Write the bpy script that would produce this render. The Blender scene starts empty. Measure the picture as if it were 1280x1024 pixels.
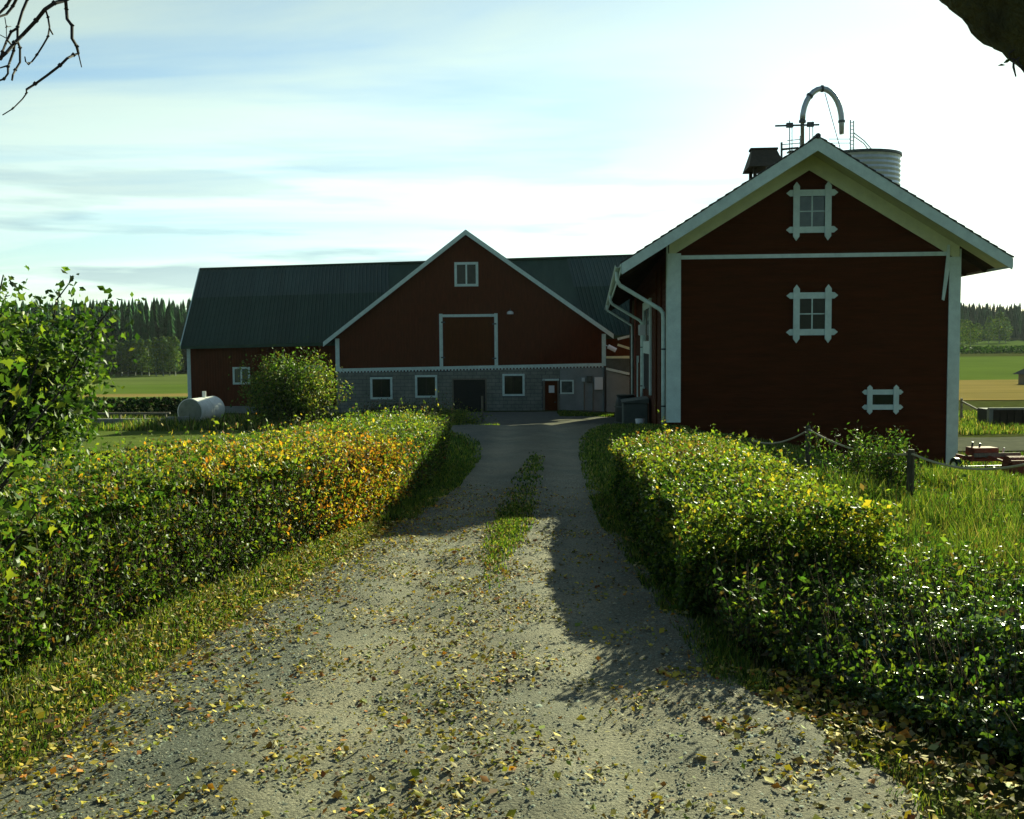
import bpy, math, random
import numpy as np
from mathutils import Vector, Matrix

random.seed(7)
rng = np.random.default_rng(11)
scene = bpy.context.scene
C = scene.collection
R = math.radians

# ------------------------------------------------------------------ camera
F = 1300.0                       # focal length in photo pixels (photo 1280 x 1024)
EYE = Vector((0.0, 0.0, 1.75))
PITCH = math.atan(82.0 / F)
ROLL = -0.008
cam_data = bpy.data.cameras.new('camera')
cam_data.sensor_width = 36.0
cam_data.lens = F / 1280.0 * 36.0
cam_data.clip_start = 0.05
cam_data.clip_end = 6000
cam = bpy.data.objects.new('camera', cam_data)
CAM_ROT = Matrix.Rotation(math.pi / 2 - PITCH, 3, 'X') @ Matrix.Rotation(ROLL, 3, 'Z')
cam.matrix_world = Matrix.Translation(EYE) @ CAM_ROT.to_4x4()
C.objects.link(cam)
scene.camera = cam

# ------------------------------------------------------------------ sun and sky
SUN_EL, SUN_AZ = R(20.7), R(29.0)       # azimuth to the right of straight ahead (+Y)
SUN_DIR = Vector((math.sin(SUN_AZ) * math.cos(SUN_EL), math.cos(SUN_AZ) * math.cos(SUN_EL), math.sin(SUN_EL)))
sl = bpy.data.lights.new('sun', 'SUN')
sl.energy = 5.0
sl.angle = R(0.5)
sl.color = (0.97, 1.0, 0.66)
so = bpy.data.objects.new('sun', sl)
so.rotation_euler = SUN_DIR.to_track_quat('Z', 'Y').to_euler()
so.location = SUN_DIR * 100
C.objects.link(so)

world = bpy.data.worlds.new('World')
scene.world = world
world.use_nodes = True
nt = world.node_tree
nt.nodes.clear()
def N(t, **kw):
    n = nt.nodes.new(t)
    for k, v in kw.items():
        setattr(n, k, v)
    return n
def L(a, b): nt.links.new(a, b)
def math_node(op, a, b=None, clamp=False):
    n = N('ShaderNodeMath', operation=op, use_clamp=clamp)
    for i, v in enumerate((a, b)):
        if v is None: continue
        if isinstance(v, (int, float)): n.inputs[i].default_value = v
        else: L(v, n.inputs[i])
    return n.outputs[0]
sky = N('ShaderNodeTexSky', sky_type='NISHITA')
sky.sun_disc = False
sky.sun_elevation = SUN_EL
sky.sun_rotation = SUN_AZ
sky.air_density = 1.0
sky.dust_density = 0.4
sky.ozone_density = 1.5
tc = N('ShaderNodeTexCoord')
sep = N('ShaderNodeSeparateXYZ'); L(tc.outputs['Generated'], sep.inputs[0])
den = math_node('ADD', math_node('MAXIMUM', sep.outputs[2], 0.0), 0.10)
cx = math_node('DIVIDE', sep.outputs[0], den)
cy = math_node('DIVIDE', sep.outputs[1], den)
comb = N('ShaderNodeCombineXYZ'); L(cx, comb.inputs[0]); L(cy, comb.inputs[1])
mp = N('ShaderNodeMapping'); L(comb.outputs[0], mp.inputs[0])
mp.inputs['Rotation'].default_value = (0, 0, R(14))
mp.inputs['Scale'].default_value = (0.32, 1.0, 1.0)
mp.inputs['Location'].default_value = (0.4, 1.7, 0)
n1 = N('ShaderNodeTexNoise'); L(mp.outputs[0], n1.inputs['Vector'])
n1.inputs['Scale'].default_value = 1.1; n1.inputs['Detail'].default_value = 8; n1.inputs['Roughness'].default_value = 0.55; n1.inputs['Distortion'].default_value = 0.5
n2 = N('ShaderNodeTexNoise'); L(mp.outputs[0], n2.inputs['Vector'])
n2.inputs['Scale'].default_value = 2.6; n2.inputs['Detail'].default_value = 4
# angle to the sun: thin cloud glows white towards it
dot = N('ShaderNodeVectorMath', operation='DOT_PRODUCT'); L(tc.outputs['Generated'], dot.inputs[0]); dot.inputs[1].default_value = SUN_DIR
half = math_node('MULTIPLY', math_node('ADD', dot.outputs['Value'], 1.0), 0.5)
ph = math_node('POWER', half, 1.9)
# a thin cloud veil is brightest towards the horizon, where the sight line through it is longest
limb = math_node('DIVIDE', 1.0, math_node('ADD', 1.0, math_node('POWER', math_node('DIVIDE', math_node('MAXIMUM', sep.outputs[2], 0.0), 0.33), 2.0)))
bright = math_node('MULTIPLY', math_node('ADD', math_node('MULTIPLY', ph, 0.78), 0.052), limb)
cr = N('ShaderNodeValToRGB'); L(n1.outputs[0], cr.inputs[0])
cr.color_ramp.elements[0].position = 0.38; cr.color_ramp.elements[0].color = (0.08, 0.08, 0.08, 1)
cr.color_ramp.elements[1].position = 0.58; cr.color_ramp.elements[1].color = (1, 1, 1, 1)
cover = math_node('ADD', math_node('MULTIPLY', cr.outputs[0], 0.72), math_node('MULTIPLY', n2.outputs[0], 0.2), True)
ccol = N('ShaderNodeMixRGB', blend_type='MULTIPLY'); ccol.inputs[0].default_value = 1
ccol.inputs[1].default_value = (0.80, 1.0, 0.87, 1)
L(bright, ccol.inputs[2])
# sky strength inside: nishita * 0.1
sk = N('ShaderNodeMixRGB', blend_type='MULTIPLY'); sk.inputs[0].default_value = 1
L(sky.outputs[0], sk.inputs[1]); sk.inputs[2].default_value = (0.50, 0.60, 0.60, 1)
cb = N('ShaderNodeMixRGB', blend_type='MULTIPLY'); cb.inputs[0].default_value = 1
L(ccol.outputs[0], cb.inputs[1]); cb.inputs[2].default_value = (10.0, 10.0, 10.0, 1)
mx = N('ShaderNodeMixRGB'); L(cover, mx.inputs[0]); L(sk.outputs[0], mx.inputs[1]); L(cb.outputs[0], mx.inputs[2])
# low grey-lilac cloud bands near the horizon
mp2 = N('ShaderNodeMapping'); L(tc.outputs['Generated'], mp2.inputs[0]); mp2.inputs['Scale'].default_value = (2.2, 2.2, 22.0)
n3 = N('ShaderNodeTexNoise'); L(mp2.outputs[0], n3.inputs['Vector']); n3.inputs['Scale'].default_value = 1.6; n3.inputs['Detail'].default_value = 5
cr3 = N('ShaderNodeValToRGB'); L(n3.outputs[0], cr3.inputs[0])
cr3.color_ramp.elements[0].position = 0.50; cr3.color_ramp.elements[0].color = (0, 0, 0, 1)
cr3.color_ramp.elements[1].position = 0.60; cr3.color_ramp.elements[1].color = (1, 1, 1, 1)
low = math_node('SUBTRACT', 1.0, math_node('MULTIPLY', math_node('ABSOLUTE', math_node('SUBTRACT', sep.outputs[2], 0.07)), 7.0), True)
band = math_node('MULTIPLY', math_node('MULTIPLY', cr3.outputs[0], low), 0.8)
bandc = N('ShaderNodeMixRGB', blend_type='MULTIPLY'); bandc.inputs[0].default_value = 1
L(mx.outputs[0], bandc.inputs[1]); bandc.inputs[2].default_value = (0.46, 0.50, 0.62, 1)
mx2 = N('ShaderNodeMixRGB'); L(band, mx2.inputs[0]); L(mx.outputs[0], mx2.inputs[1]); L(bandc.outputs[0], mx2.inputs[2])
bg = N('ShaderNodeBackground'); bg.inputs[1].default_value = 0.1
L(mx2.outputs[0], bg.inputs[0])
wo = N('ShaderNodeOutputWorld'); L(bg.outputs[0], wo.inputs[0])

vs = scene.view_settings
vs.view_transform = 'Standard'; vs.look = 'None'; vs.exposure = 1.25; vs.gamma = 1.0
vs.use_curve_mapping = False
scene.render.engine = 'CYCLES'
scene.cycles.max_bounces = 6
scene.cycles.transparent_max_bounces = 4
scene.cycles.diffuse_bounces = 3

# ------------------------------------------------------------------ helpers
def ray(px, py):
    return (CAM_ROT @ Vector(((px - 640) / F, -(py - 512) / F, -1.0)))
def at(px, py, Y):
    d = ray(px, py)
    return EYE + d * (Y / d.y)
class Frame:
    """a building's own frame: origin, turn about z; local y points away from the road's start"""
    def __init__(s, x, y, z, a):
        s.o = Vector((x, y, z)); s.a = a; s.R = Matrix.Rotation(a, 3, 'Z')
    def loc(s, px, py, ly=0.0):
        d = s.R.transposed() @ ray(px, py); e = s.R.transposed() @ (EYE - s.o)
        t = (ly - e.y) / d.y
        return e + d * t
    def side(s, px, py, lx=0.0):
        d = s.R.transposed() @ ray(px, py); e = s.R.transposed() @ (EYE - s.o)
        t = (lx - e.x) / d.x
        return e + d * t

def tag(o, label=None, cat=None, group=None, kind=None):
    if label: o['label'] = label
    if cat: o['category'] = cat
    if group: o['group'] = group
    if kind: o['kind'] = kind
    return o
def empty(name, loc=(0, 0, 0), rz=0.0, label=None, cat=None, group=None):
    o = bpy.data.objects.new(name, None); o.location = loc; o.rotation_euler = (0, 0, rz)
    o.empty_display_size = 0.3
    C.objects.link(o)
    return tag(o, label, cat, group)
def link(name, me, mat, parent=None):
    o = bpy.data.objects.new(name, me)
    if mat is not None and not me.materials: me.materials.append(mat)
    C.objects.link(o)
    if parent is not None: o.parent = parent
    return o
def fast(name, V, Fc, mat=None, parent=None, cols=None, smooth=False):
    """V (n,3), Fc (m,k) arrays -> one mesh object"""
    V = np.asarray(V, dtype=np.float32); Fc = np.asarray(Fc, dtype=np.int32)
    me = bpy.data.meshes.new(name)
    m, k = Fc.shape
    me.vertices.add(len(V)); me.vertices.foreach_set('co', V.ravel())
    me.loops.add(m * k); me.loops.foreach_set('vertex_index', Fc.ravel())
    me.polygons.add(m)
    me.polygons.foreach_set('loop_start', np.arange(0, m * k, k, dtype=np.int32))
    me.polygons.foreach_set('loop_total', np.full(m, k, dtype=np.int32))
    if smooth: me.polygons.foreach_set('use_smooth', np.ones(m, dtype=bool))
    me.update(calc_edges=True)
    if cols is not None:
        ca = me.color_attributes.new('Col', 'FLOAT_COLOR', 'POINT')
        c4 = np.ones((len(V), 4), dtype=np.float32); c4[:, :3] = cols
        ca.data.foreach_set('color', c4.ravel())
    return link(name, me, mat, parent)

class MB:
    def __init__(s): s.v = []; s.f = []
    def box(s, x0, x1, y0, y1, z0, z1):
        b = len(s.v)
        s.v += [(x0,y0,z0),(x1,y0,z0),(x1,y1,z0),(x0,y1,z0),(x0,y0,z1),(x1,y0,z1),(x1,y1,z1),(x0,y1,z1)]
        s.f += [tuple(b+i for i in q) for q in ((0,3,2,1),(4,5,6,7),(0,1,5,4),(1,2,6,5),(2,3,7,6),(3,0,4,7))]
        return s
    def hexa(s, pts):
        """8 points: four bottom, four top (same order)"""
        b = len(s.v); s.v += [tuple(p) for p in pts]
        s.f += [tuple(b+i for i in q) for q in ((0,3,2,1),(4,5,6,7),(0,1,5,4),(1,2,6,5),(2,3,7,6),(3,0,4,7))]
        return s
    def beam(s, p, q, w, h, up=(0, 0, 1)):
        p = Vector(p); q = Vector(q); d = (q - p).normalized(); u = Vector(up)
        x = d.cross(u)
        if x.length < 1e-4: x = d.cross(Vector((1, 0, 0)))
        x.normalize(); z = x.cross(d).normalized()
        r = []
        for c in (p, q):
            for a, b_ in ((-1,-1),(1,-1),(1,1),(-1,1)):
                r.append(c + x * (a * w / 2) + z * (b_ * h / 2))
        return s.hexa(r)
    def prism_y(s, poly, y0, y1):
        """polygon in x,z (counter clockwise seen from -y) extruded along y"""
        b = len(s.v); n = len(poly)
        s.v += [(x, y0, z) for x, z in poly] + [(x, y1, z) for x, z in poly]
        s.f.append(tuple(b + i for i in range(n)))
        s.f.append(tuple(b + n + i for i in reversed(range(n))))
        for i in range(n):
            j = (i + 1) % n
            s.f.append((b + i, b + n + i, b + n + j, b + j))
        return s
    def prism_x(s, poly, x0, x1):
        b = len(s.v); n = len(poly)
        s.v += [(x0, y, z) for y, z in poly] + [(x1, y, z) for y, z in poly]
        s.f.append(tuple(b + i for i in reversed(range(n))))
        s.f.append(tuple(b + n + i for i in range(n)))
        for i in range(n):
            j = (i + 1) % n
            s.f.append((b + i, b + j, b + n + j, b + n + i))
        return s
    def tube(s, pts, rad, seg=8, caps=True):
        pts = [Vector(p) for p in pts]
        if isinstance(rad, (int, float)): rad = [rad] * len(pts)
        n = len(pts); b = len(s.v); ref = None
        for i, p in enumerate(pts):
            d = (pts[min(i + 1, n - 1)] - pts[max(i - 1, 0)]).normalized()
            if ref is None:
                ref = d.cross(Vector((0.3, 0.2, 1)))
                if ref.length < 0.1: ref = d.cross(Vector((1, 0, 0)))
            ref = (ref - d * ref.dot(d)).normalized()
            w = d.cross(ref)
            for k in range(seg):
                a = 2 * math.pi * k / seg
                s.v.append(tuple(p + (ref * math.cos(a) + w * math.sin(a)) * rad[i]))
        for i in range(n - 1):
            for k in range(seg):
                k2 = (k + 1) % seg
                s.f.append((b + i*seg + k, b + i*seg + k2, b + (i+1)*seg + k2, b + (i+1)*seg + k))
        if caps:
            s.f.append(tuple(b + k for k in reversed(range(seg))))
            s.f.append(tuple(b + (n-1)*seg + k for k in range(seg)))
        return s
    def cyl(s, x, y, z0, z1, r, seg=16, r1=None):
        return s.tube([(x, y, z0), (x, y, z1)], [r, r if r1 is None else r1], seg)
    def obj(s, name, mat, parent=None, smooth=False, bevel=0):
        me = bpy.data.meshes.new(name)
        me.from_pydata([tuple(v) for v in s.v], [], s.f)
        if smooth: me.polygons.foreach_set('use_smooth', [True] * len(me.polygons))
        me.update()
        o = link(name, me, mat, parent)
        if bevel:
            m = o.modifiers.new('bevel', 'BEVEL'); m.width = bevel; m.segments = 1; m.limit_method = 'ANGLE'
        return o

def copy_tree(o, parent=None):
    c = o.copy(); C.objects.link(c)
    if parent is not None: c.parent = parent
    for ch in [x for x in C.objects if x.parent == o]:
        copy_tree(ch, c)
    return c

# ------------------------------------------------------------------ materials
def new_mat(name):
    m = bpy.data.materials.new(name); m.use_nodes = True
    t = m.node_tree; b = t.nodes['Principled BSDF']
    return m, t, b
def mat(name, a, b=None, scale=6.0, rough=0.8, bump=0.0, metal=0.0, stretch=(1,1,1), detail=6, rand=0.0, spec=0.3, bscale=None, c3=None):
    m, t, p = new_mat(name)
    p.inputs['Roughness'].default_value = rough; p.inputs['Metallic'].default_value = metal
    p.inputs['Specular IOR Level'].default_value = spec
    b = b or tuple(x * 0.75 for x in a)
    tcn = t.nodes.new('ShaderNodeTexCoord'); mpn = t.nodes.new('ShaderNodeMapping')
    mpn.inputs['Scale'].default_value = stretch
    t.links.new(tcn.outputs['Object'], mpn.inputs[0])
    n = t.nodes.new('ShaderNodeTexNoise'); n.inputs['Scale'].default_value = scale; n.inputs['Detail'].default_value = detail
    n.inputs['Roughness'].default_value = 0.65
    t.links.new(mpn.outputs[0], n.inputs['Vector'])
    cr_ = t.nodes.new('ShaderNodeValToRGB'); t.links.new(n.outputs[0], cr_.inputs[0])
    cr_.color_ramp.elements[0].position = 0.3; cr_.color_ramp.elements[0].color = (*b, 1)
    cr_.color_ramp.elements[1].position = 0.7; cr_.color_ramp.elements[1].color = (*a, 1)
    if c3:
        e = cr_.color_ramp.elements.new(0.5); e.color = (*c3, 1)
    out = cr_.outputs[0]
    if rand:
        oi = t.nodes.new('ShaderNodeObjectInfo')
        mr = t.nodes.new('ShaderNodeMapRange'); mr.inputs[3].default_value = 1 - rand; mr.inputs[4].default_value = 1 + rand
        t.links.new(oi.outputs['Random'], mr.inputs[0])
        mm = t.nodes.new('ShaderNodeMixRGB'); mm.blend_type = 'MULTIPLY'; mm.inputs[0].default_value = 1
        t.links.new(out, mm.inputs[1]); t.links.new(mr.outputs[0], mm.inputs[2]); out = mm.outputs[0]
    t.links.new(out, p.inputs['Base Color'])
    if bump:
        nb = t.nodes.new('ShaderNodeTexNoise'); nb.inputs['Scale'].default_value = bscale or scale * 4; nb.inputs['Detail'].default_value = 4
        t.links.new(mpn.outputs[0], nb.inputs['Vector'])
        bp = t.nodes.new('ShaderNodeBump'); bp.inputs['Strength'].default_value = bump; bp.inputs['Distance'].default_value = 0.05
        t.links.new(nb.outputs[0], bp.inputs['Height']); t.links.new(bp.outputs[0], p.inputs['Normal'])
    return m
def leaf_mat(name, rough=0.45, trans=0.45, spec=0.4):
    """colour comes from each leaf's own colour attribute"""
    m, t, p = new_mat(name)
    a = t.nodes.new('ShaderNodeAttribute'); a.attribute_name = 'Col'
    t.links.new(a.outputs['Color'], p.inputs['Base Color'])
    p.inputs['Roughness'].default_value = rough; p.inputs['Specular IOR Level'].default_value = spec
    tr = t.nodes.new('ShaderNodeBsdfTranslucent')
    g = t.nodes.new('ShaderNodeMixRGB'); g.blend_type = 'MULTIPLY'; g.inputs[0].default_value = 1
    t.links.new(a.outputs['Color'], g.inputs[1]); g.inputs[2].default_value = (1.25, 1.35, 0.55, 1)
    t.links.new(g.outputs[0], tr.inputs[0])
    mx_ = t.nodes.new('ShaderNodeMixShader'); mx_.inputs[0].default_value = trans
    t.links.new(p.outputs[0], mx_.inputs[1]); t.links.new(tr.outputs[0], mx_.inputs[2])
    t.links.new(mx_.outputs[0], t.nodes['Material Output'].inputs[0])
    return m

M = {}
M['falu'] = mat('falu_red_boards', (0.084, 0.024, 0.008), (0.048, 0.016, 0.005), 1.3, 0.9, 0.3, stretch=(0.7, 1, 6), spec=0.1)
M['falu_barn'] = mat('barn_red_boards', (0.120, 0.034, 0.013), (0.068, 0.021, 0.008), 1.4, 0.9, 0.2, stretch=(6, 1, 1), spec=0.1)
M['falu_door'] = mat('barn_red_door', (0.105, 0.030, 0.006), (0.066, 0.020, 0.004), 1.4, 0.9, 0.2, stretch=(6, 1, 1), spec=0.1)
M['white'] = mat('white_painted_wood', (0.66, 0.80, 0.72), (0.50, 0.62, 0.56), 5.0, 0.6, 0.1, stretch=(1, 1, 1))
M['cream'] = mat('cream_soffit_wood', (0.72, 0.76, 0.46), (0.58, 0.62, 0.38), 3.0, 0.7, 0.1)
M['darkwood'] = mat('dark_stained_wood', (0.05, 0.035, 0.02), (0.03, 0.022, 0.014), 6, 0.85, 0.3)
M['greywood'] = mat('weathered_wood', (0.22, 0.19, 0.14), (0.12, 0.11, 0.08), 8, 0.85, 0.3, stretch=(3, 3, 0.5))
M['roofmetal'] = mat('green_black_roof_sheet', (0.034, 0.068, 0.042), (0.016, 0.040, 0.024), 0.9, 0.6, 0.1, rand=0.14, stretch=(2.0, 0.5, 0.5), spec=0.3)
M['rooftile'] = mat('dark_roof_tile', (0.06, 0.055, 0.05), (0.035, 0.035, 0.03), 4, 0.7, 0.3)
M['block'] = mat('grey_foundation_block', (0.27, 0.28, 0.225), (0.14, 0.155, 0.125), 1.6, 0.95, 0.5, c3=(0.21, 0.22, 0.18))
M['mortar'] = mat('foundation_mortar', (0.10, 0.11, 0.10), (0.07, 0.08, 0.075), 6, 0.95)
M['render'] = mat('grey_cement_render', (0.27, 0.30, 0.28), (0.19, 0.215, 0.20), 1.2, 0.9, 0.2)
M['glass'] = mat('window_glass', (0.018, 0.028, 0.018), (0.010, 0.014, 0.010), 3, 0.15, 0.0, spec=0.3)
M['curtain'] = mat('window_glass_pale', (0.10, 0.13, 0.11), (0.05, 0.07, 0.06), 5, 0.12, 0.0, spec=0.6)
M['darkopen'] = mat('dark_opening', (0.02, 0.022, 0.018), (0.012, 0.014, 0.012), 4, 0.9)
M['galv'] = mat('galvanised_steel', (0.55, 0.60, 0.60), (0.42, 0.46, 0.47), 3, 0.45, 0.05, metal=0.6)
M['steeldark'] = mat('dark_steel', (0.10, 0.12, 0.12), (0.06, 0.07, 0.07), 8, 0.5, 0.05, metal=0.5)
M['tankwhite'] = mat('white_tank_paint', (0.80, 0.80, 0.76), (0.62, 0.62, 0.55), 3, 0.5, 0.05)
M['tankend'] = mat('dull_tank_end', (0.25, 0.27, 0.21), (0.15, 0.17, 0.12), 4, 0.7, 0.1)
M['paper'] = mat('paper_notice', (0.75, 0.77, 0.74), (0.6, 0.62, 0.6), 40, 0.8)
M['blackplastic'] = mat('black_plastic', (0.02, 0.03, 0.025), (0.012, 0.018, 0.014), 6, 0.5)
M['greybox'] = mat('grey_green_box', (0.10, 0.12, 0.10), (0.07, 0.085, 0.07), 4, 0.7)
M['concrete'] = mat('old_concrete', (0.26, 0.27, 0.24), (0.15, 0.16, 0.14), 2.5, 0.95, 0.3)
M['rust'] = mat('rusty_red_steel', (0.30, 0.07, 0.035), (0.14, 0.05, 0.03), 6, 0.8, 0.3)
M['fencepost'] = mat('dark_fence_post', (0.11, 0.095, 0.06), (0.05, 0.045, 0.03), 9, 0.9, 0.4, stretch=(3, 3, .5))
M['rope'] = mat('rope_fibre', (0.50, 0.44, 0.28), (0.36, 0.32, 0.20), 30, 0.9)
M['bark'] = mat('mossy_bark', (0.075, 0.080, 0.035), (0.028, 0.030, 0.018), 9, 0.95, 1.0, stretch=(1, 1, 0.5), bscale=30)
M['twig'] = mat('dark_twig', (0.035, 0.028, 0.03), (0.02, 0.016, 0.018), 20, 0.8)
M['birchbark'] = mat('birch_trunk', (0.5, 0.5, 0.45), (0.15, 0.15, 0.13), 3, 0.8)
M['leaf'] = leaf_mat('hedge_leaf', 0.50, 0.45, 0.20)
M['gloss_leaf'] = leaf_mat('glossy_leaf', 0.30, 0.4, 0.55)
M['grassblade'] = leaf_mat('grass_blade', 0.6, 0.35, 0.2)
M['litter'] = leaf_mat('fallen_leaf', 0.7, 0.15, 0.2)
M['far_leaf'] = leaf_mat('far_foliage', 0.8, 0.2, 0.1)
M['needle'] = mat('spruce_needles', (0.036, 0.085, 0.034), (0.018, 0.045, 0.020), 0.4, 0.9, rand=0.45, spec=0.0)
M['stone'] = leaf_mat('gravel_stone', 0.85, 0.0, 0.2)

# ------------------------------------------------------------------ terrain (heights relative to the eye in the tables)
CT = np.array([[-60,-1.6],[0,-1.75],[27,-2.155],[34,-2.8],[41,-3.5],[48,-3.98],[66,-4.0],[100,-4.9],[160,-5.8],[240,-5.6],[400,-3],[560,0],[900,18],[1600,40]])
RT = np.array([[-60,-1.7],[0,-1.75],[8,-1.95],[14,-2.35],[20,-2.9],[27,-3.4],[36,-3.62],[45,-3.85],[60,-4.35],[90,-5.2],[150,-5.8],[230,-4.5],[380,-2.7],[540,-0.6],[700,5],[1000,20],[1600,45]])
LT = np.array([[-60,-1.7],[0,-1.75],[12,-1.95],[20,-2.35],[30,-3.15],[36,-3.3],[45,-3.6],[64,-4.15],[90,-5.0],[130,-6.2],[170,-6.6],[240,-6.9],[300,-6.9],[420,-2],[700,10],[1000,24],[1600,45]])
def smooth_step(t):
    t = np.clip(t, 0, 1); return t * t * (3 - 2 * t)
def terrain(x, y):
    x = np.asarray(x, float); y = np.asarray(y, float)
    c = np.interp(y, CT[:,0], CT[:,1]); r = np.interp(y, RT[:,0], RT[:,1]); l = np.interp(y, LT[:,0], LT[:,1])
    wr = smooth_step((x - 3.2) / 8.3); wl = smooth_step((-x - 3.5) / 10.0)
    z = c + (r - c) * wr + (l - c) * wl + 1.75
    z = z + 0.02 * np.sin(x * 1.3 + 0.4 * y) * np.sin(y * 0.9) * np.clip(np.abs(x - 0.1) - 3.2, 0, 1)
    return z
def tz(x, y): return float(terrain(x, y))

def growing(a0, a1, step, end, g):
    v = list(np.arange(a0, a1 + 1e-6, step)); s = step
    while v[-1] < end:
        s *= g; v.append(v[-1] + s)
    return v
xs_r = growing(0, 20, 0.4, 950, 1.09); xs_l = [-x for x in growing(0, 16, 0.4, 950, 1.09)][::-1][:-1]
GX = np.array(xs_l + xs_r)
GY = np.array([-60, -40, -25, -15, -10, -7] + growing(-5, 66, 0.4, 1500, 1.035))
gx, gy = np.meshgrid(GX, GY)
gz = terrain(gx, gy)
NX, NY = len(GX), len(GY)
GV = np.stack([gx.ravel(), gy.ravel(), gz.ravel()], 1)
ii, jj = np.meshgrid(np.arange(NX - 1), np.arange(NY - 1))
GF = np.stack([jj*NX+ii, jj*NX+ii+1, (jj+1)*NX+ii+1, (jj+1)*NX+ii], -1).reshape(-1, 4)
GC = GV[GF].mean(1)
M['ground'] = mat('rough_grass_ground', (0.075, 0.095, 0.022), (0.035, 0.050, 0.014), 1.5, 0.95, 0.6, c3=(0.06, 0.065, 0.022), bscale=40, spec=0.0)
ground = fast('ground', GV, GF, M['ground'], smooth=True); tag(ground, kind='structure')
def patch(name, mask, material, dz):
    f = GF[mask]
    used, inv = np.unique(f.ravel(), return_inverse=True)
    v = GV[used].copy(); v[:, 2] += dz
    return tag(fast(name, v, inv.reshape(-1, 4), material, smooth=True), kind='structure')
X_, Y_ = GC[:,0], GC[:,1]
M['f_green'] = mat('crop_green', (0.105, 0.150, 0.030), (0.070, 0.105, 0.022), 0.05, 0.95, detail=8, spec=0.0)
M['f_green2'] = mat('meadow_green', (0.085, 0.125, 0.030), (0.055, 0.088, 0.022), 0.03, 0.95, detail=8, spec=0.0)
M['f_ochre'] = mat('stubble_ochre', (0.26, 0.19, 0.065), (0.16, 0.13, 0.045), 0.06, 0.95, detail=8, stretch=(1, 3, 1), spec=0.0)
M['f_olive'] = mat('olive_grass', (0.115, 0.150, 0.040), (0.075, 0.10, 0.028), 0.08, 0.95, detail=8, spec=0.0)
M['f_brown'] = mat('brown_tilled', (0.085, 0.085, 0.040), (0.05, 0.06, 0.028), 0.1, 0.95, detail=8, stretch=(0.3, 3, 1), spec=0.0)
M['lawn'] = mat('lawn_green', (0.115, 0.150, 0.035), (0.080, 0.110, 0.026), 0.8, 0.95, 0.3, bscale=30, spec=0.0)
M['gravel_far'] = mat('grey_gravel_track', (0.13, 0.13, 0.095), (0.08, 0.085, 0.065), 2.0, 0.95, 0.2, spec=0.0)
left = X_ < -18; right = X_ > 14
patch('field', left & (Y_ > 137) & (Y_ < 182), M['f_green'], 0.06)
patch('field', left & (Y_ > 124) & (Y_ < 137), M['f_ochre'], 0.06)
patch('field', left & (Y_ > 182) & (Y_ < 262), M['f_olive'], 0.06)
patch('field', left & (Y_ > 96) & (Y_ < 124), M['f_green2'], 0.06)
patch('field', left & (Y_ > 70) & (Y_ < 96), M['f_brown'], 0.06)
patch('lawn', (X_ < -9) & (X_ > -40) & (Y_ > 24) & (Y_ < 43.5), M['lawn'], 0.05)
patch('field', right & (Y_ > 150) & (Y_ < 262), M['f_green'], 0.06)
patch('field', right & (Y_ > 88) & (Y_ < 150), M['f_ochre'], 0.06)
patch('field', right & (Y_ > 345) & (Y_ < 560), M['f_green2'], 0.06)
patch('gravel_track', (X_ > 11.9) & (Y_ > 33) & (Y_ < 39.5), M['gravel_far'], 0.03)

# ------------------------------------------------------------------ driveway
LE = np.array([[-8,-2.3],[4,-2.05],[6.5,-1.78],[9,-1.38],[11,-1.12],[14,-0.8],[18,-0.62],[21,-0.72],[23.5,-1.1],[25.5,-1.9],[27,-2.6]])
RE = np.array([[-8,1.7],[4,1.38],[5.5,1.12],[11,0.98],[15,1.1],[18,1.25],[22,1.5],[25,1.95],[27,2.5]])
def le(y): return np.interp(y, LE[:,0], LE[:,1])
def re_(y): return np.interp(y, RE[:,0], RE[:,1])
m, t, p = new_mat('driveway_gravel')
p.inputs['Roughness'].default_value = 0.92; p.inputs['Specular IOR Level'].default_value = 0.2
tcn = t.nodes.new('ShaderNodeTexCoord')
def tn(kind, **kw):
    n = t.nodes.new(kind)
    for k, v in kw.items(): n.inputs[k].default_value = v
    return n
nA = tn('ShaderNodeTexNoise', Scale=1.1, Detail=5.0, Roughness=0.6); t.links.new(tcn.outputs['Object'], nA.inputs['Vector'])
nB = tn('ShaderNodeTexNoise', Scale=60.0, Detail=7.0, Roughness=0.85); t.links.new(tcn.outputs['Object'], nB.inputs['Vector'])
vo = tn('ShaderNodeTexVoronoi', Scale=75.0); t.links.new(tcn.outputs['Object'], vo.inputs['Vector'])
c1 = t.nodes.new('ShaderNodeValToRGB'); t.links.new(nA.outputs[0], c1.inputs[0])
c1.color_ramp.elements[0].position = 0.30; c1.color_ramp.elements[0].color = (0.130, 0.132, 0.100, 1)
c1.color_ramp.elements[1].position = 0.65; c1.color_ramp.elements[1].color = (0.222, 0.198, 0.140, 1)
at_ = t.nodes.new('ShaderNodeAttribute'); at_.attribute_name = 'Col'
mA = t.nodes.new('ShaderNodeMixRGB'); mA.blend_type = 'MULTIPLY'; mA.inputs[0].default_value = 1
t.links.new(c1.outputs[0], mA.inputs[1]); t.links.new(at_.outputs['Color'], mA.inputs[2])
c2 = t.nodes.new('ShaderNodeValToRGB'); t.links.new(nB.outputs[0], c2.inputs[0])
c2.color_ramp.elements[0].position = 0.38; c2.color_ramp.elements[0].color = (0.35, 0.37, 0.35, 1)
c2.color_ramp.elements[1].position = 0.60; c2.color_ramp.elements[1].color = (1.4, 1.36, 1.28, 1)
mB = t.nodes.new('ShaderNodeMixRGB'); mB.blend_type = 'MULTIPLY'; mB.inputs[0].default_value = 1
t.links.new(mA.outputs[0], mB.inputs[1]); t.links.new(c2.outputs[0], mB.inputs[2])
t.links.new(mB.outputs[0], p.inputs['Base Color'])
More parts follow.
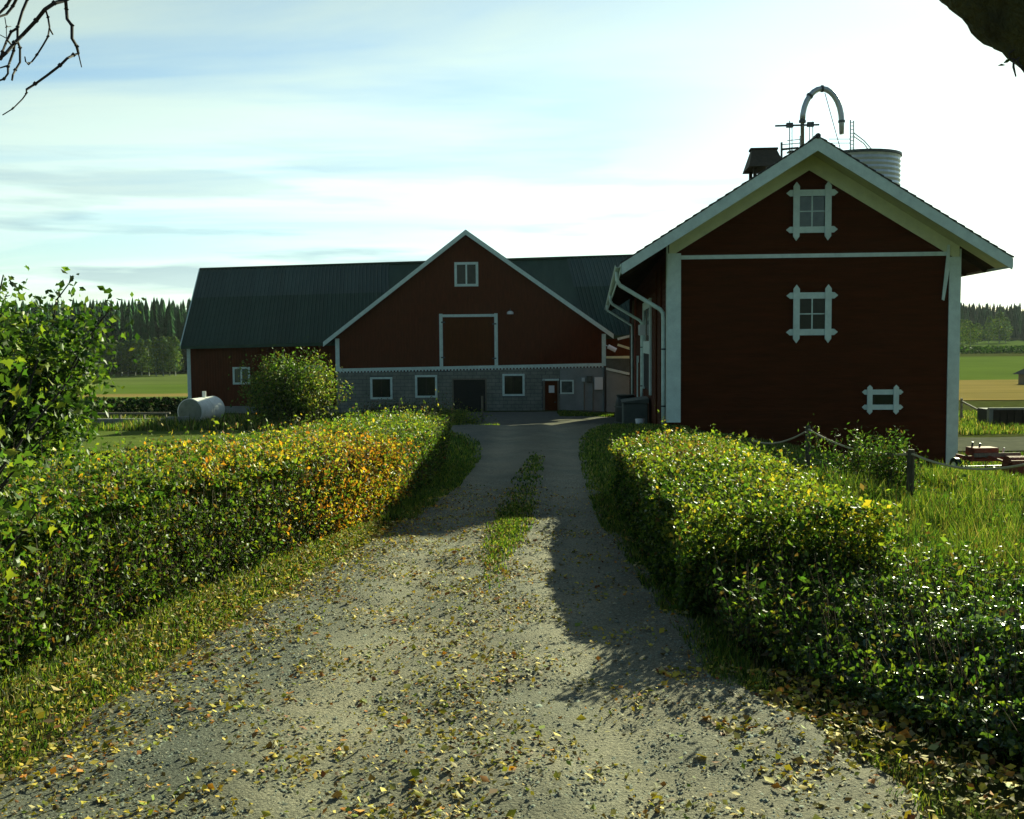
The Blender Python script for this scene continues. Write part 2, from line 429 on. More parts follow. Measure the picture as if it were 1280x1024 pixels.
bA = t.nodes.new('ShaderNodeBump'); bA.inputs['Strength'].default_value = 0.6; bA.inputs['Distance'].default_value = 0.015
t.links.new(nB.outputs[0], bA.inputs['Height'])
bB = t.nodes.new('ShaderNodeBump'); bB.inputs['Strength'].default_value = 0.35; bB.inputs['Distance'].default_value = 0.012; bB.invert = True
t.links.new(vo.outputs['Distance'], bB.inputs['Height']); t.links.new(bA.outputs[0], bB.inputs['Normal'])
t.links.new(bB.outputs[0], p.inputs['Normal'])
M['gravel'] = m
ny, nx = 460, 70
yy = np.concatenate([np.linspace(-5, 27.4, ny)]); uu = np.linspace(-0.06, 1.06, nx)
U, YY = np.meshgrid(uu, yy)
XX = le(YY) + (re_(YY) - le(YY)) * U
def ctr(y): return np.interp(y, [-5, 8.5, 10, 15, 18, 25], [-0.25, -0.15, -0.06, 0.24, 0.42, 0.5])
BW = [(rng.normal(0, 5), rng.normal(0, 5), rng.uniform(0, 6.28)) for k in range(26)]
def bump_f(x, y): return sum(0.0026 * np.sin(fx * x + fy * y + p_) for fx, fy, p_ in BW)
bumps = bump_f(XX, YY)
rut = -0.028 * (np.exp(-((XX - ctr(YY) - 0.62) / 0.24) ** 2) + np.exp(-((XX - ctr(YY) + 0.62) / 0.24) ** 2))
edge = -0.05 * np.clip((np.abs(U - 0.5) - 0.5) / 0.06, 0, 1) - 0.0
ZZ = terrain(XX, YY) + 0.055 + bumps + rut + edge + 0.0025 * rng.standard_normal(XX.shape)
idx = np.arange(ny * nx).reshape(ny, nx)
RF = np.stack([idx[:-1,:-1], idx[:-1,1:], idx[1:,1:], idx[1:,:-1]], -1).reshape(-1, 4)
wet = np.exp(-((XX - ctr(YY) - 0.62) / 0.30) ** 2) + np.exp(-((XX - ctr(YY) + 0.62) / 0.30) ** 2)
base = 0.82 + 0.34 * wet
# the left shoulder is a darker, bluer grey gravel than the worn tracks
sh = smooth_step((ctr(YY) - 0.75 - XX) / 0.6)
colr = np.stack([base * (1 - 0.30 * sh), base * (1 - 0.20 * sh), base * (1 - 0.10 * sh)], -1).reshape(-1, 3)
road = fast('driveway', np.stack([XX, YY, ZZ], -1).reshape(-1, 3), RF, M['gravel'], cols=colr, smooth=True); tag(road, kind='structure')
def road_z(x, y):
    return terrain(x, y) + 0.055 + bump_f(x, y) - 0.028 * (np.exp(-((x - ctr(y) - 0.62) / 0.24) ** 2) + np.exp(-((x - ctr(y) + 0.62) / 0.24) ** 2))

# the yard in front of the barn
def strip(name, poly_fn, y0, y1, n, material, dz, w=14):
    ys = np.linspace(y0, y1, n); V = []; 
    for y in ys:
        a, b = poly_fn(y)
        for k in range(w): V.append((a + (b - a) * k / (w - 1), y, 0))
    V = np.array(V); V[:,2] = terrain(V[:,0], V[:,1]) + dz
    id_ = np.arange(n * w).reshape(n, w)
    f = np.stack([id_[:-1,:-1], id_[:-1,1:], id_[1:,1:], id_[1:,:-1]], -1).reshape(-1, 4)
    return tag(fast(name, V, f, material, smooth=True), kind='structure')
M['yard'] = mat('yard_gravel', (0.19, 0.18, 0.14), (0.13, 0.13, 0.11), 3.0, 0.95, 0.3, bscale=40, spec=0.0)
strip('yard', lambda y: (np.interp(y, [27.3, 30, 45, 62], [-2.7, -3.5, -4.0, -4.0]), np.interp(y, [27.3, 29, 57], [2.6, 3.6, 6.2])), 27.3, 60.8, 90, M['yard'], 0.025)

exec_parts = []
# ================================================================== red granary (right)
def profile_siding(mb, zl, zr, z0, z1, step, proud=0.018, y=0.0):
    """horizontal lapped boards on the plane local y; zl(z), zr(z) give the wall's left and right edge"""
    z = z0
    while z < z1 - 1e-4:
        zt = min(z + step, z1)
        b = len(mb.v)
        mb.v += [(zl(z), y - proud, z), (zr(z), y - proud, z), (zr(zt), y - 0.002, zt), (zl(zt), y - 0.002, zt), (zl(z), y + 0.0, z), (zr(z), y + 0.0, z)]
        mb.f += [(b, b+1, b+2, b+3), (b+4, b+5, b+1, b)]
        z = zt

a_n = -math.atan(106 / F)
p0 = at(836, 528, 27.0)
NF = Frame(p0.x, p0.y, p0.z, a_n)
W_N = NF.loc(1195, 500).x
L_N = 32.0
OV = 1.0                                  # verge overhang towards the road
apex = NF.loc(1022, 172, -OV); evl = NF.loc(777, 328, -OV); evr = NF.loc(1265, 325, -OV)
ez = (evl.z + evr.z) / 2
evl = Vector((evl.x, -OV, ez)); evr = Vector((evr.x, -OV, ez))
sl_l = (apex.z - ez) / (apex.x - evl.x); sl_r = (apex.z - ez) / (evr.x - apex.x)
TH = 0.16
def roof_under(x):
    return (apex.z - TH - sl_l * (apex.x - x)) if x < apex.x else (apex.z - TH - sl_r * (x - apex.x))
gr = empty('granary', NF.o, a_n, 'tall dark red granary with white corner boards and gable end facing the driveway', 'barn')
zb_l, zb_r = -0.35, NF.loc(1194, 590).z - 0.3
z_belt = NF.loc(1000, 320).z
# gable wall with lapped boards
mb = MB()
def gl(z): return 0.0 if z <= roof_under(0) else apex.x - (apex.z - TH - z) / sl_l
def grr(z): return W_N if z <= roof_under(W_N) else apex.x + (apex.z - TH - z) / sl_r
profile_siding(mb, gl, grr, zb_r - 0.6, apex.z - TH - 0.01, 0.165)
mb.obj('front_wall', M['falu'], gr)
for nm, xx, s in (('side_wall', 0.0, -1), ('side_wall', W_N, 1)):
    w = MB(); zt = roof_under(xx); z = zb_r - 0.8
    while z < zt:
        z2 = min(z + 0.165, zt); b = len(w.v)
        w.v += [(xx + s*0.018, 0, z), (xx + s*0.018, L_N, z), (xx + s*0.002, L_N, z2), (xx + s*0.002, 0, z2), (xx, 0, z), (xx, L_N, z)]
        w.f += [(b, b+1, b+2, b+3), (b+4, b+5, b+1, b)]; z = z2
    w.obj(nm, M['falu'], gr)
w = MB(); w.prism_y([(0.0, zb_r - 0.8), (W_N, zb_r - 0.8), (W_N, roof_under(W_N)), (apex.x, apex.z - TH - 0.01), (0, roof_under(0))], L_N - 0.05, L_N)
w.obj('back_wall', M['falu'], gr)
# plinth stones below the boards on the low side
w = MB(); w.box(0.05, W_N - 0.05, 0.05, 0.35, zb_r - 1.2, -0.36); w.obj('plinth', M['concrete'], gr)
# roof slabs and tile courses
def slab(side):
    e = evl if side < 0 else evr
    s = MB()
    pts = [(e.x, ez), (apex.x, apex.z)]
    (x0, z0), (x1, z1) = pts
    poly = [(x0, z0), (x0, z0 - TH), (x1, z1 - TH), (x1, z1)] if side < 0 else [(x0, z0), (x1, z1), (x1, z1 - TH), (x0, z0 - TH)]
    s.prism_y(poly, -OV, L_N + 0.6)
    return s
slab(-1).obj('roof', M['darkwood'], gr); slab(1).obj('roof', M['darkwood'], gr)
for side in (-1, 1):
    e = evl if side < 0 else evr
    n = 24; t_ = MB()
    for k in range(n):
        f0, f1 = k / n, (k + 1.25) / n
        x0, z0 = e.x + (apex.x - e.x) * f0, ez + (apex.z - ez) * f0
        f1 = min(f1, 1.0)
        x1, z1 = e.x + (apex.x - e.x) * f1, ez + (apex.z - ez) * f1
        a = [(x0 + side * 0.03, z0 + 0.045), (x0 + side * 0.03, z0 + 0.015), (x1, z1 + 0.004), (x1, z1 + 0.03)]
        if side > 0: a = a[::-1]
        t_.prism_y(a, -OV - 0.06, L_N + 0.65)
    t_.obj('roof_tiles', M['rooftile'], gr)
t_ = MB(); t_.tube([(apex.x, -OV - 0.07, apex.z + 0.03), (apex.x, L_N + 0.66, apex.z + 0.03)], 0.07, 8); t_.obj('ridge_cap', M['rooftile'], gr)
# barge boards (white), verge soffit (cream), frieze (cream)
BD = 0.27
for side in (-1, 1):
    e = evl if side < 0 else evr
    b = MB(); x0, z0, x1, z1 = e.x, ez, apex.x, apex.z
    poly = [(x0, z0 + 0.01), (x0, z0 - BD), (x1, z1 - BD - 0.05), (x1, z1 + 0.01)]
    if side > 0: poly = poly[::-1]
    b.prism_y(poly, -OV - 0.045, -OV - 0.004); b.obj('barge_board', M['white'], gr)
    # soffit boards, each a strip running up the slope under the verge
    for k in range(6):
        ya, yb = -OV + 0.01 + k * 0.16, -OV + 0.01 + k * 0.16 + 0.15
        s = MB(); zz = TH + 0.004
        xs_ = e.x + (0.02 if side < 0 else -0.02)
        zs_ = ez + abs(xs_ - e.x) * (sl_l if side < 0 else sl_r)
        poly = [(xs_, zs_ - zz), (xs_, zs_ - zz - 0.025), (x1, z1 - zz - 0.025), (x1, z1 - zz)]
        if side > 0: poly = poly[::-1]
        s.prism_y(poly, ya, yb); s.obj('soffit_board', M['cream'], gr)
    # frieze board on the wall under the soffit
    xe = 0.0 if side < 0 else W_N
    ze = roof_under(xe); fr = MB()
    poly = [(xe, ze - 0.035), (xe, ze - 0.40), (x1, z1 - TH - 0.47), (x1, z1 - TH - 0.035)]
    if side > 0: poly = poly[::-1]
    fr.prism_y(poly, -0.055, -0.022); fr.obj('frieze_board', M['cream'], gr)
# rafter tails and dark side soffits are the slab's underside; add rafters
for k in range(22):
    y = 0.5 + k * 1.45
    for side in (-1, 1):
        e = evl if side < 0 else evr; xe = 0 if side < 0 else W_N
        r = MB(); r.beam((e.x - side * 0.06, y, ez - TH - 0.07 + 0.06 * sl_l), (xe, y, roof_under(xe) - 0.07), 0.09, 0.12)
        r.obj('rafter', M['darkwood'], gr)
# side fascia
for side in (-1, 1):
    e = evl if side < 0 else evr
    f = MB(); x0, x1 = (e.x - 0.03, e.x - 0.004) if side < 0 else (e.x + 0.004, e.x + 0.03)
    f.box(x0, x1, -OV, L_N + 0.6, ez - TH - 0.06, ez + 0.0); f.obj('fascia_board', M['white'], gr)
# corner boards, belt
zc_t = roof_under(0)
c = MB(); c.box(-0.045, 0.30, -0.062, -0.024, 0.0, zc_t - 0.30); c.obj('corner_board', M['white'], gr)
c = MB(); c.box(-0.062, -0.024, -0.02, 0.25, 0.0, zc_t - 0.1); c.obj('corner_board', M['white'], gr)
zr0 = NF.loc(1190, 588).z
c = MB(); c.box(W_N - 0.24, W_N + 0.045, -0.062, -0.024, zr0, roof_under(W_N) - 0.30); c.obj('corner_board', M['white'], gr)
c = MB(); c.box(W_N + 0.024, W_N + 0.062, -0.02, 0.25, zr0, roof_under(W_N) - 0.1); c.obj('corner_board', M['white'], gr)
c = MB(); c.prism_y([(W_N - 0.42, z_belt - 1.15), (W_N - 0.36, z_belt - 1.18), (W_N - 0.245, z_belt - 0.4), (W_N - 0.245, z_belt + 0.22), (W_N - 0.30, z_belt + 0.22)], -0.09, -0.064)
c.obj('trim_bracket', M['white'], gr)
c = MB(); c.box(0.305, W_N - 0.245, -0.07, -0.022, z_belt - 0.05, z_belt + 0.05); c.obj('belt_board', M['white'], gr)
# windows with crossed, pointed frame boards
def cross_window(px0, px1, py0, py1, bw, panes, glass, parent, tipx=0.17, tipz=0.20):
    """px/py: outer edges of the frame boards' crossing (without tips)"""
    A = NF.loc(px0, py0); B = NF.loc(px1, py1)
    x0, x1, z1, z0 = A.x, B.x, A.z, B.z
    wn = MB(); wn.box(x0 + bw*0.5, x1 - bw*0.5, -0.045, -0.022, z0 + bw*0.5, z1 - bw*0.5)
    win = wn.obj('window', M['darkopen'], parent)
    for xa in (x0, x1 - bw):
        b = MB(); xm = xa + bw / 2
        b.prism_y([(xa, z0 - tipz*0.45), (xm, z0 - tipz), (xa + bw, z0 - tipz*0.45), (xa + bw, z1 + tipz*0.45), (xm, z1 + tipz), (xa, z1 + tipz*0.45)], -0.105, -0.072)
        b.obj('frame_board', M['white'], win)
    for za in (z0, z1 - bw):
        b = MB(); zm = za + bw / 2
        b.prism_y([(x0 - tipx*0.45, za), (x1 + tipx*0.45, za), (x1 + tipx, zm), (x1 + tipx*0.45, za + bw), (x0 - tipx*0.45, za + bw), (x0 - tipx, zm)], -0.070, -0.040)
        b.obj('frame_board', M['white'], win)
    xi0, xi1, zi0, zi1 = x0 + bw, x1 - bw, z0 + bw, z1 - bw
    nx_, nz_ = panes
    for i in range(nx_):
        for j in range(nz_):
            g = MB(); g.box(xi0 + (xi1-xi0)*i/nx_ + 0.012, xi0 + (xi1-xi0)*(i+1)/nx_ - 0.012, -0.052, -0.046, zi0 + (zi1-zi0)*j/nz_ + 0.012, zi0 + (zi1-zi0)*(j+1)/nz_ - 0.012)
            g.obj('pane', glass, win)
    for i in range(1, nx_):
        g = MB(); xm = xi0 + (xi1-xi0)*i/nx_; g.box(xm - 0.016, xm + 0.016, -0.062, -0.053, zi0, zi1); g.obj('glazing_bar', M['white'], win)
    for j in range(1, nz_):
        g = MB(); zm = zi0 + (zi1-zi0)*j/nz_; g.box(xi0, xi1, -0.060, -0.0535, zm - 0.013, zm + 0.013); g.obj('glazing_bar', M['white'], win)
    return win
w = cross_window(991, 1038, 238, 291, 0.16, (2, 2), M['curtain'], gr); w['label'] = 'gable window with pale panes'
w = cross_window(991, 1038, 366, 419, 0.16, (2, 2), M['glass'], gr); w['label'] = 'dark four-pane window below the gable'
w = cross_window(1083, 1122, 487, 512, 0.13, (1, 1), M['glass'], gr, 0.12, 0.12); w['label'] = 'low vent window near the ground'

# ---- left side wall details (seen steeply)
def ly(px):                 # local depth of a point on the left wall plane seen at column px (about eye height)
    return NF.side(px, 440, 0.0).y
def wall_box(y0, y1, z0, z1, d0, d1, name, material, parent, bevel=0):
    return MB().box(-d1, -d0, y0, y1, z0, z1).obj(name, material, parent, bevel=bevel)
zg = lambda y: tz(NF.o.x + y * math.sin(-a_n), NF.o.y + y) - NF.o.z      # ground along the wall
# pilaster boards
for px in (828, 822):
    y = ly(px); wall_box(y, y + 0.25, zg(y), zc_t - 0.4, 0.02, 0.06, 'wall_batten', M['falu_door'], gr)
# door with white frame, glazed transom above
y0, y1 = ly(814.5), ly(806.5)
zdt = NF.side(810, 442, 0).z; zdb = NF.side(810, 486, 0).z
d = wall_box(y0, y1, zdb, zdt, 0.022, 0.05, 'door', M['darkopen'], gr)
for ya, yb in ((y0 - 0.35, y0 - 0.002), (y1 + 0.002, y1 + 0.35)):
    wall_box(ya, yb, zdb - 0.1, zdt + 1.9, 0.02, 0.09, 'frame_board', M['white'], d)
wall_box(y0, y1, zdt + 0.002, zdt + 0.45, 0.02, 0.085, 'lintel', M['white'], d)
wn_ = wall_box(y0, y1, zdt + 0.47, zdt + 1.6, 0.022, 0.06, 'window', M['curtain'], gr)
wall_box(y0, y1, zdt + 1.602, zdt + 1.9, 0.02, 0.085, 'frame_board', M['white'], wn_)
wall_box((y0+y1)/2 - 0.1, (y0+y1)/2 + 0.1, zdt + 0.471, zdt + 1.601, 0.061, 0.08, 'mullion', M['greywood'], wn_)
# further door near the far end
y0, y1 = ly(803.5), ly(799)
d = wall_box(y0, y1, zg(y0), 1.2, 0.022, 0.05, 'door', M['falu_door'], gr)
wall_box(y0 - 0.4, y0 - 0.002, zg(y0), 1.5, 0.02, 0.09, 'frame_board', M['white'], d)
wall_box(y1 + 0.002, y1 + 0.5, zg(y1), 1.5, 0.02, 0.09, 'frame_board', M['white'], d)
for px in (796, 793):
    y = ly(px); wall_box(y, y + 0.6, zg(y), zc_t - 0.5, 0.02, 0.10, 'wall_batten', M['rust'] if px == 796 else M['greywood'], gr)
# wall lamp
y = ly(808.5); wall_box(y, y + 0.25, 2.35, 2.75, 0.02, 0.30, 'wall_lamp', M['paper'], gr, 0.02)
# gutters and swan-neck downpipes
gx_ = evl.x - 0.09
g = MB()
n = 7
for yy_ in ((-OV - 0.05, L_N + 0.6),):
    prof = [(gx_ + 0.075 * math.cos(a), ez - 0.03 + 0.075 * math.sin(a)) for a in np.linspace(math.pi, 2*math.pi, n)]
    prof += [(gx_ + 0.065 * math.cos(a), ez - 0.03 + 0.065 * math.sin(a)) for a in np.linspace(2*math.pi, math.pi, n)]
    g.prism_y(prof, yy_[0], yy_[1])
g.obj('gutter', M['white'], gr)
for y, r in ((0.35, 0.055), (13.5, 0.055)):
    zt = ez - 0.10
    P = [(gx_, y, zt), (gx_, y, zt - 0.22), (gx_ + 0.08, y, zt - 0.36), (-0.20, y, zt - 1.0), (-0.13, y, zt - 1.10), (-0.12, y, zt - 1.3), (-0.12, y, 1.0 if y < 1 else 0.4), (-0.12, y, max(zg(y) + 0.05, -0.3 if y < 1 else -9))]
    d = MB().tube(P, r, 10).obj('downpipe', M['galv'] if False else M['white'], gr, smooth=True)
    for zz in (0.4, 1.9):
        MB().tube([(-0.12, y, zz - 0.02), (-0.12, y, zz + 0.02)], r + 0.012, 10).obj('pipe_clamp', M['steeldark'], d)
P = [(gx_, 24.5, ez - 0.1), (gx_, 24.5, ez - 0.35), (-0.14, 24.5, ez - 1.1), (-0.12, 24.5, ez - 1.3), (-0.12, 24.5, zg(24.5) + 0.1)]
MB().tube(P, 0.055, 8).obj('downpipe', M['white'], gr, smooth=True)

# things by the wall
def wpt(lx, ly_, lz):
    return NF.o + NF.R @ Vector((lx, ly_, lz))
def on_wall_thing(name, lx, ly_, label, cat):
    w_ = wpt(lx, ly_, 0); return empty(name, (w_.x, w_.y, tz(w_.x, w_.y) + 0.03), a_n, label, cat)
yb_ = ly(799)
q = on_wall_thing('rain_barrel', -0.75, yb_ - 6, 'black plastic rain barrel beside the granary side wall', 'barrel')
mb = MB(); mb.tube([(0,0,0), (0,0,0.15), (0,0,0.6), (0,0,1.1), (0,0,1.35)], [0.36,0.40,0.44,0.40,0.34], 16); mb.obj('drum', M['blackplastic'], q, smooth=True)
MB().cyl(0, 0, 1.351, 1.40, 0.37, 16).obj('lid', M['blackplastic'], q)
for z in (0.35, 0.95): MB().tube([(0,0,z-0.02), (0,0,z+0.02)], 0.455, 16).obj('hoop', M['steeldark'], q)
q = on_wall_thing('storage_bin', -0.55, ly(813), 'grey-green lidded storage bin standing against the granary wall', 'bin')
MB().box(-0.42, 0.42, -0.9, 0.9, 0.08, 0.95).obj('body', M['greybox'], q, bevel=0.03)
MB().hexa([(-0.46,-0.94,0.955),(0.46,-0.94,0.955),(0.46,0.94,0.955),(-0.46,0.94,0.955),(-0.46,-0.94,1.0),(0.46,-0.94,1.12),(0.46,0.94,1.12),(-0.46,0.94,1.0)]).obj('lid', M['greybox'], q, bevel=0.01)
for x, y in ((-.36,-.8),(.36,-.8),(-.36,.8),(.36,.8)): MB().box(x-.05, x+.05, y-.05, y+.05, 0, 0.079).obj('foot', M['concrete'], q)
q = on_wall_thing('bucket', -0.45, ly(817.5), 'small pale bucket at the foot of the granary wall', 'bucket')
MB().tube([(0,0,0),(0,0,0.32)], [0.12, 0.16], 14).obj('pail', M['paper'], q, smooth=True)
MB().tube([(0.16*math.cos(a), 0, 0.32 + 0.12*math.sin(a)) for a in np.linspace(0, math.pi, 9)], 0.006, 5).obj('handle', M['steeldark'], q)

# ---- roof vent cupola
zr_at = lambda x: roof_under(x) + TH
cyl_y = 6.0
A = NF.loc(939, 222, cyl_y); B = NF.loc(964, 222, cyl_y)
T0 = NF.loc(932, 213, cyl_y); T1 = NF.loc(976, 213, cyl_y); K0 = NF.loc(936, 189, cyl_y); K1 = NF.loc(967, 189, cyl_y)
vz = T0.z
vent = empty('roof_vent', NF.o + NF.R @ Vector(((T0.x+T1.x)/2, cyl_y, 0)), a_n, 'small dark brown ventilation cupola on the left slope of the granary roof', 'roof vent')
vent.location.z = NF.o.z + zr_at((T0.x+T1.x)/2)
ox = (T0.x+T1.x)/2; oz = vent.location.z - NF.o.z
hw = (T1.x - T0.x) / 2; kw = (K1.x - K0.x) / 2; h0 = vz - oz; h1 = K0.z - oz
for sx in (-1, 1):
    for sy in (-1, 1):
        x = sx * (hw - 0.22); MB().box(x-.05, x+.05, sy*.45-.05, sy*.45+.05, zr_at(ox + x) - oz - 0.05, h0 + 0.02).obj('post', M['darkwood'], vent)
mb = MB(); mb.hexa([(-hw,-.75,h0),(hw,-.75,h0),(hw,.75,h0),(-hw,.75,h0),(-kw,-.2,h1),(kw,-.2,h1),(kw,.2,h1),(-kw,.2,h1)]); mb.obj('hood', mat('brown_vent_hood', (0.085,0.065,0.04),(0.05,0.04,0.025),3,0.8,0.2), vent)
MB().box(-kw-.04, kw+.04, -.22, .22, h1 + 0.002, h1 + 0.06).obj('ridge_cap', M['darkwood'], vent)

# ================================================================== silo and filling pipe behind the granary
SY = 50.0
def spt(px, py, Y=SY): return at(px, py, Y)
pt = spt(1122, 197); px_c = 1072; c_ = spt(px_c, 197)
sr = pt.x - c_.x
silo = empty('grain_silo', (c_.x, SY, tz(c_.x, SY)), 0, 'round corrugated galvanised grain silo rising behind the granary roof', 'silo')
sh_ = c_.z - silo.location.z
mb = MB(); zs = list(np.arange(0, sh_, 0.11)) + [sh_]
mb.tube([(0, 0, z) for z in zs], [sr + (0.035 if k % 2 else 0) for k in range(len(zs))], 48, caps=False); mb.obj('silo_wall', M['galv'], silo)
MB().tube([(0,0,sh_ - 0.05), (0,0,sh_+0.06)], sr + 0.09, 48).obj('rim', M['steeldark'], silo)
MB().tube([(0,0,sh_+0.04), (0,0,sh_+0.14)], [sr, 0.4], 32).obj('silo_roof', M['galv'], silo)
def railpost(p0, p1, r=0.03): return MB().tube([p0, p1], r, 6)
lad = lambda px, py, Y=SY: spt(px, py, Y) - silo.location
for pxs in ((1063, 150, 1063, 196), (1067, 151, 1067, 196)):
    MB().tube([lad(pxs[0], pxs[1]), lad(pxs[2], pxs[3])], 0.035, 6).obj('ladder_rail', M['galv'], silo)
for k in range(9):
    y = 153 + k * 4.6
    MB().tube([lad(1063, y), lad(1067, y)], 0.02, 5).obj('rung', M['galv'], silo)
for o_ in (0, 6):
    MB().tube([lad(1067 + (0 if not o_ else -1), 166 + o_ * 0.6), lad(1080, 176 + o_*0.6), lad(1096 - o_, 194)], 0.028, 6).obj('hand_rail', M['galv'], silo)
for y in (174, 179):
    MB().tube([lad(1036, y), lad(1063, y)], 0.02, 5).obj('hand_rail', M['galv'], silo)

PY = 47.0
pipe_pts = [at(1003, 215, PY), at(1003, 150, PY)]
for a in np.linspace(math.pi, 0, 15)[0:]:
    cx_, cz_ = 1027.5, 152
    pipe_pts.append(at(cx_ + 24.5 * math.cos(a), cz_ - 41 * math.sin(a), PY))
pipe_pts.append(at(1052, 168, PY))
base_ = pipe_pts[0]
fp = empty('filling_pipe', (base_.x, base_.y, base_.z), 0, 'galvanised hooped grain pipe arching above the granary ridge', 'pipe')
loc = [p_ - base_ for p_ in pipe_pts]
rr = [0.085, 0.085] + [0.125] * 15 + [0.10]
MB().tube(loc, rr, 12).obj('arched_pipe', M['galv'], fp, smooth=True)
for k in (2, 6, 9, 16):
    d = (loc[min(k+1, len(loc)-1)] - loc[k-1]).normalized() * 0.05
    MB().tube([loc[k] - d, loc[k] + d], 0.155, 12).obj('flange', M['steeldark'], fp)
MB().tube([at(1031, 116, PY) - base_, at(1052, 192, PY) - base_], 0.018, 5).obj('stay_wire', M['steeldark'], fp)

# platform with rails and aerial bar
AY = 46.5
ap = at(990, 200, AY)
an = empty('roof_platform', (ap.x, ap.y, ap.z), 0, 'thin steel service platform and crossbar aerial on the granary roof', 'platform')
A_ = lambda px, py: at(px, py, AY) - ap
MB().beam(A_(969, 157.5), A_(1024, 156), 0.07, 0.07).obj('crossbar', M['steeldark'], an)
for x0, y0_, y1_, r in ((987, 151, 196, .025), (990, 155, 196, .02), (1012, 156, 182, .022), (1016, 152, 180, .022), (977, 178, 205, .05), (1000, 170, 200, .02)):
    MB().tube([A_(x0, y0_), A_(x0, y1_)], r, 6).obj('post', M['steeldark'] if r > .04 else M['galv'], an)
for y_, xa, xb, r in ((181, 976, 1000, .02), (187, 976, 998, .05), (176, 984, 1003, .018)):
    MB().tube([A_(xa, y_), A_(xb, y_ - 2)], r, 6).obj('rail', M['steeldark'] if r > .04 else M['galv'], an)
for x0, y0_ in ((987, 157), (1013, 156)):
    c0 = A_(x0, y0_); MB().box(c0.x-.14, c0.x+.14, c0.y-.08, c0.y+.08, c0.z-.09, c0.z+.11).obj('clamp', M['steeldark'], an)
MB().beam(A_(985, 190), A_(998, 190), 0.5, 0.06).obj('deck', M['steeldark'], an)

# ================================================================== barn
a_b = -R(3.0)
pb = at(582, 516, 62.5)
BF = Frame(pb.x, pb.y, -2.25, a_b)
barn = empty('barn', BF.o, a_b, 'long red barn with dark green metal roof, cross gable and grey block foundation', 'barn')
bl = lambda px, py, y=0.0: BF.loc(px, py, y)
ap_ = bl(582, 288, -0.35); rl = bl(404, 428, -0.35); rr_ = bl(767, 418, -0.35)
xl = bl(421, 500).x; xr = bl(757, 500).x
zbl, zbr = bl(425, 463).z, bl(753, 456).z
zbelt = lambda x: zbl + (zbr - zbl) * (x - xl) / (xr - xl)
def rake(x, o=0.0):
    if x < ap_.x: return rl.z + (ap_.z - rl.z) * (x - rl.x) / (ap_.x - rl.x) - o
    return rr_.z + (ap_.z - rr_.z) * (rr_.x - x) / (rr_.x - ap_.x) - o
# gable wall of vertical boards
mb = MB(); bw_ = 0.17; x = xl
while x < xr - 1e-3:
    x2 = min(x + bw_, xr); b = len(mb.v)
    xm = x2 - 0.02
    za, zb_, zm_ = rake(x, 0.1), rake(x2, 0.1), rake(xm, 0.1)
    mb.v += [(x, 0, zbelt(x)), (xm, 0, zbelt(xm)), (xm, 0, zm_), (x, 0, za), (xm, 0.02, zbelt(xm)), (x2, 0.02, zbelt(x2)), (x2, 0.02, zb_), (xm, 0.02, zm_)]
    mb.f += [(b, b+1, b+2, b+3), (b+4, b+5, b+6, b+7), (b+1, b+4, b+7, b+2)]
    x = x2
mb.obj('gable_wall', M['falu_barn'], barn)
# cheeks of the cross gable down to the long roof
for xx in (xl, xr):
    MB().box(min(xx, xx + (0.1 if xx < 0 else -0.1)), max(xx, xx + (0.1 if xx < 0 else -0.1)), 0.03, 3.0, -0.1, rake(xx, 0.12)).obj('cheek_wall', M['falu_barn'], barn)
# belt board with its dentil-like lower edge
b = MB(); b.hexa([(xl-.02,-.06,zbl-.08),(xr+.02,-.06,zbr-.08),(xr+.02,-.004,zbr-.08),(xl-.02,-.004,zbl-.08),(xl-.02,-.06,zbl+.10),(xr+.02,-.06,zbr+.10),(xr+.02,-.004,zbr+.10),(xl-.02,-.004,zbl+.10)])
b.obj('belt_board', M['white'], barn)
# boards' toothed ends below the belt
b = MB(); x = xl
while x < xr - 0.1:
    z = zbelt(x); b.box(x, x + 0.10, -0.045, -0.006, z - 0.16, z - 0.081); x += 0.20
o = b.obj('board_ends', M['white'], barn); o['kind'] = 'stuff'
# rakes: white boards, roof slabs behind
for side in (-1, 1):
    e = rl if side < 0 else rr_
    for nm, y0_, y1_, t0, t1, mt in (('barge_board', -0.40, -0.36, -0.02, 0.26, M['white']), ('roof', -0.355, 9.5, -0.05, 0.12, M['roofmetal'])):
        s = MB(); poly = [(e.x, e.z - t0), (e.x, e.z - t1), (ap_.x, ap_.z - t1), (ap_.x, ap_.z - t0)]
        if side > 0: poly = poly[::-1]
        s.prism_y(poly, y0_, y1_); s.obj(nm, mt, barn)
for px, nm in ((425, 0), (753, 1)):
    x = xl if nm == 0 else xr - 0.2
    MB().box(x - 0.02, x + 0.22, -0.062, -0.005, zbelt(x) + 0.105, rake(x + (0 if nm == 0 else .2), 0.3)).obj('corner_board', M['white'], barn)
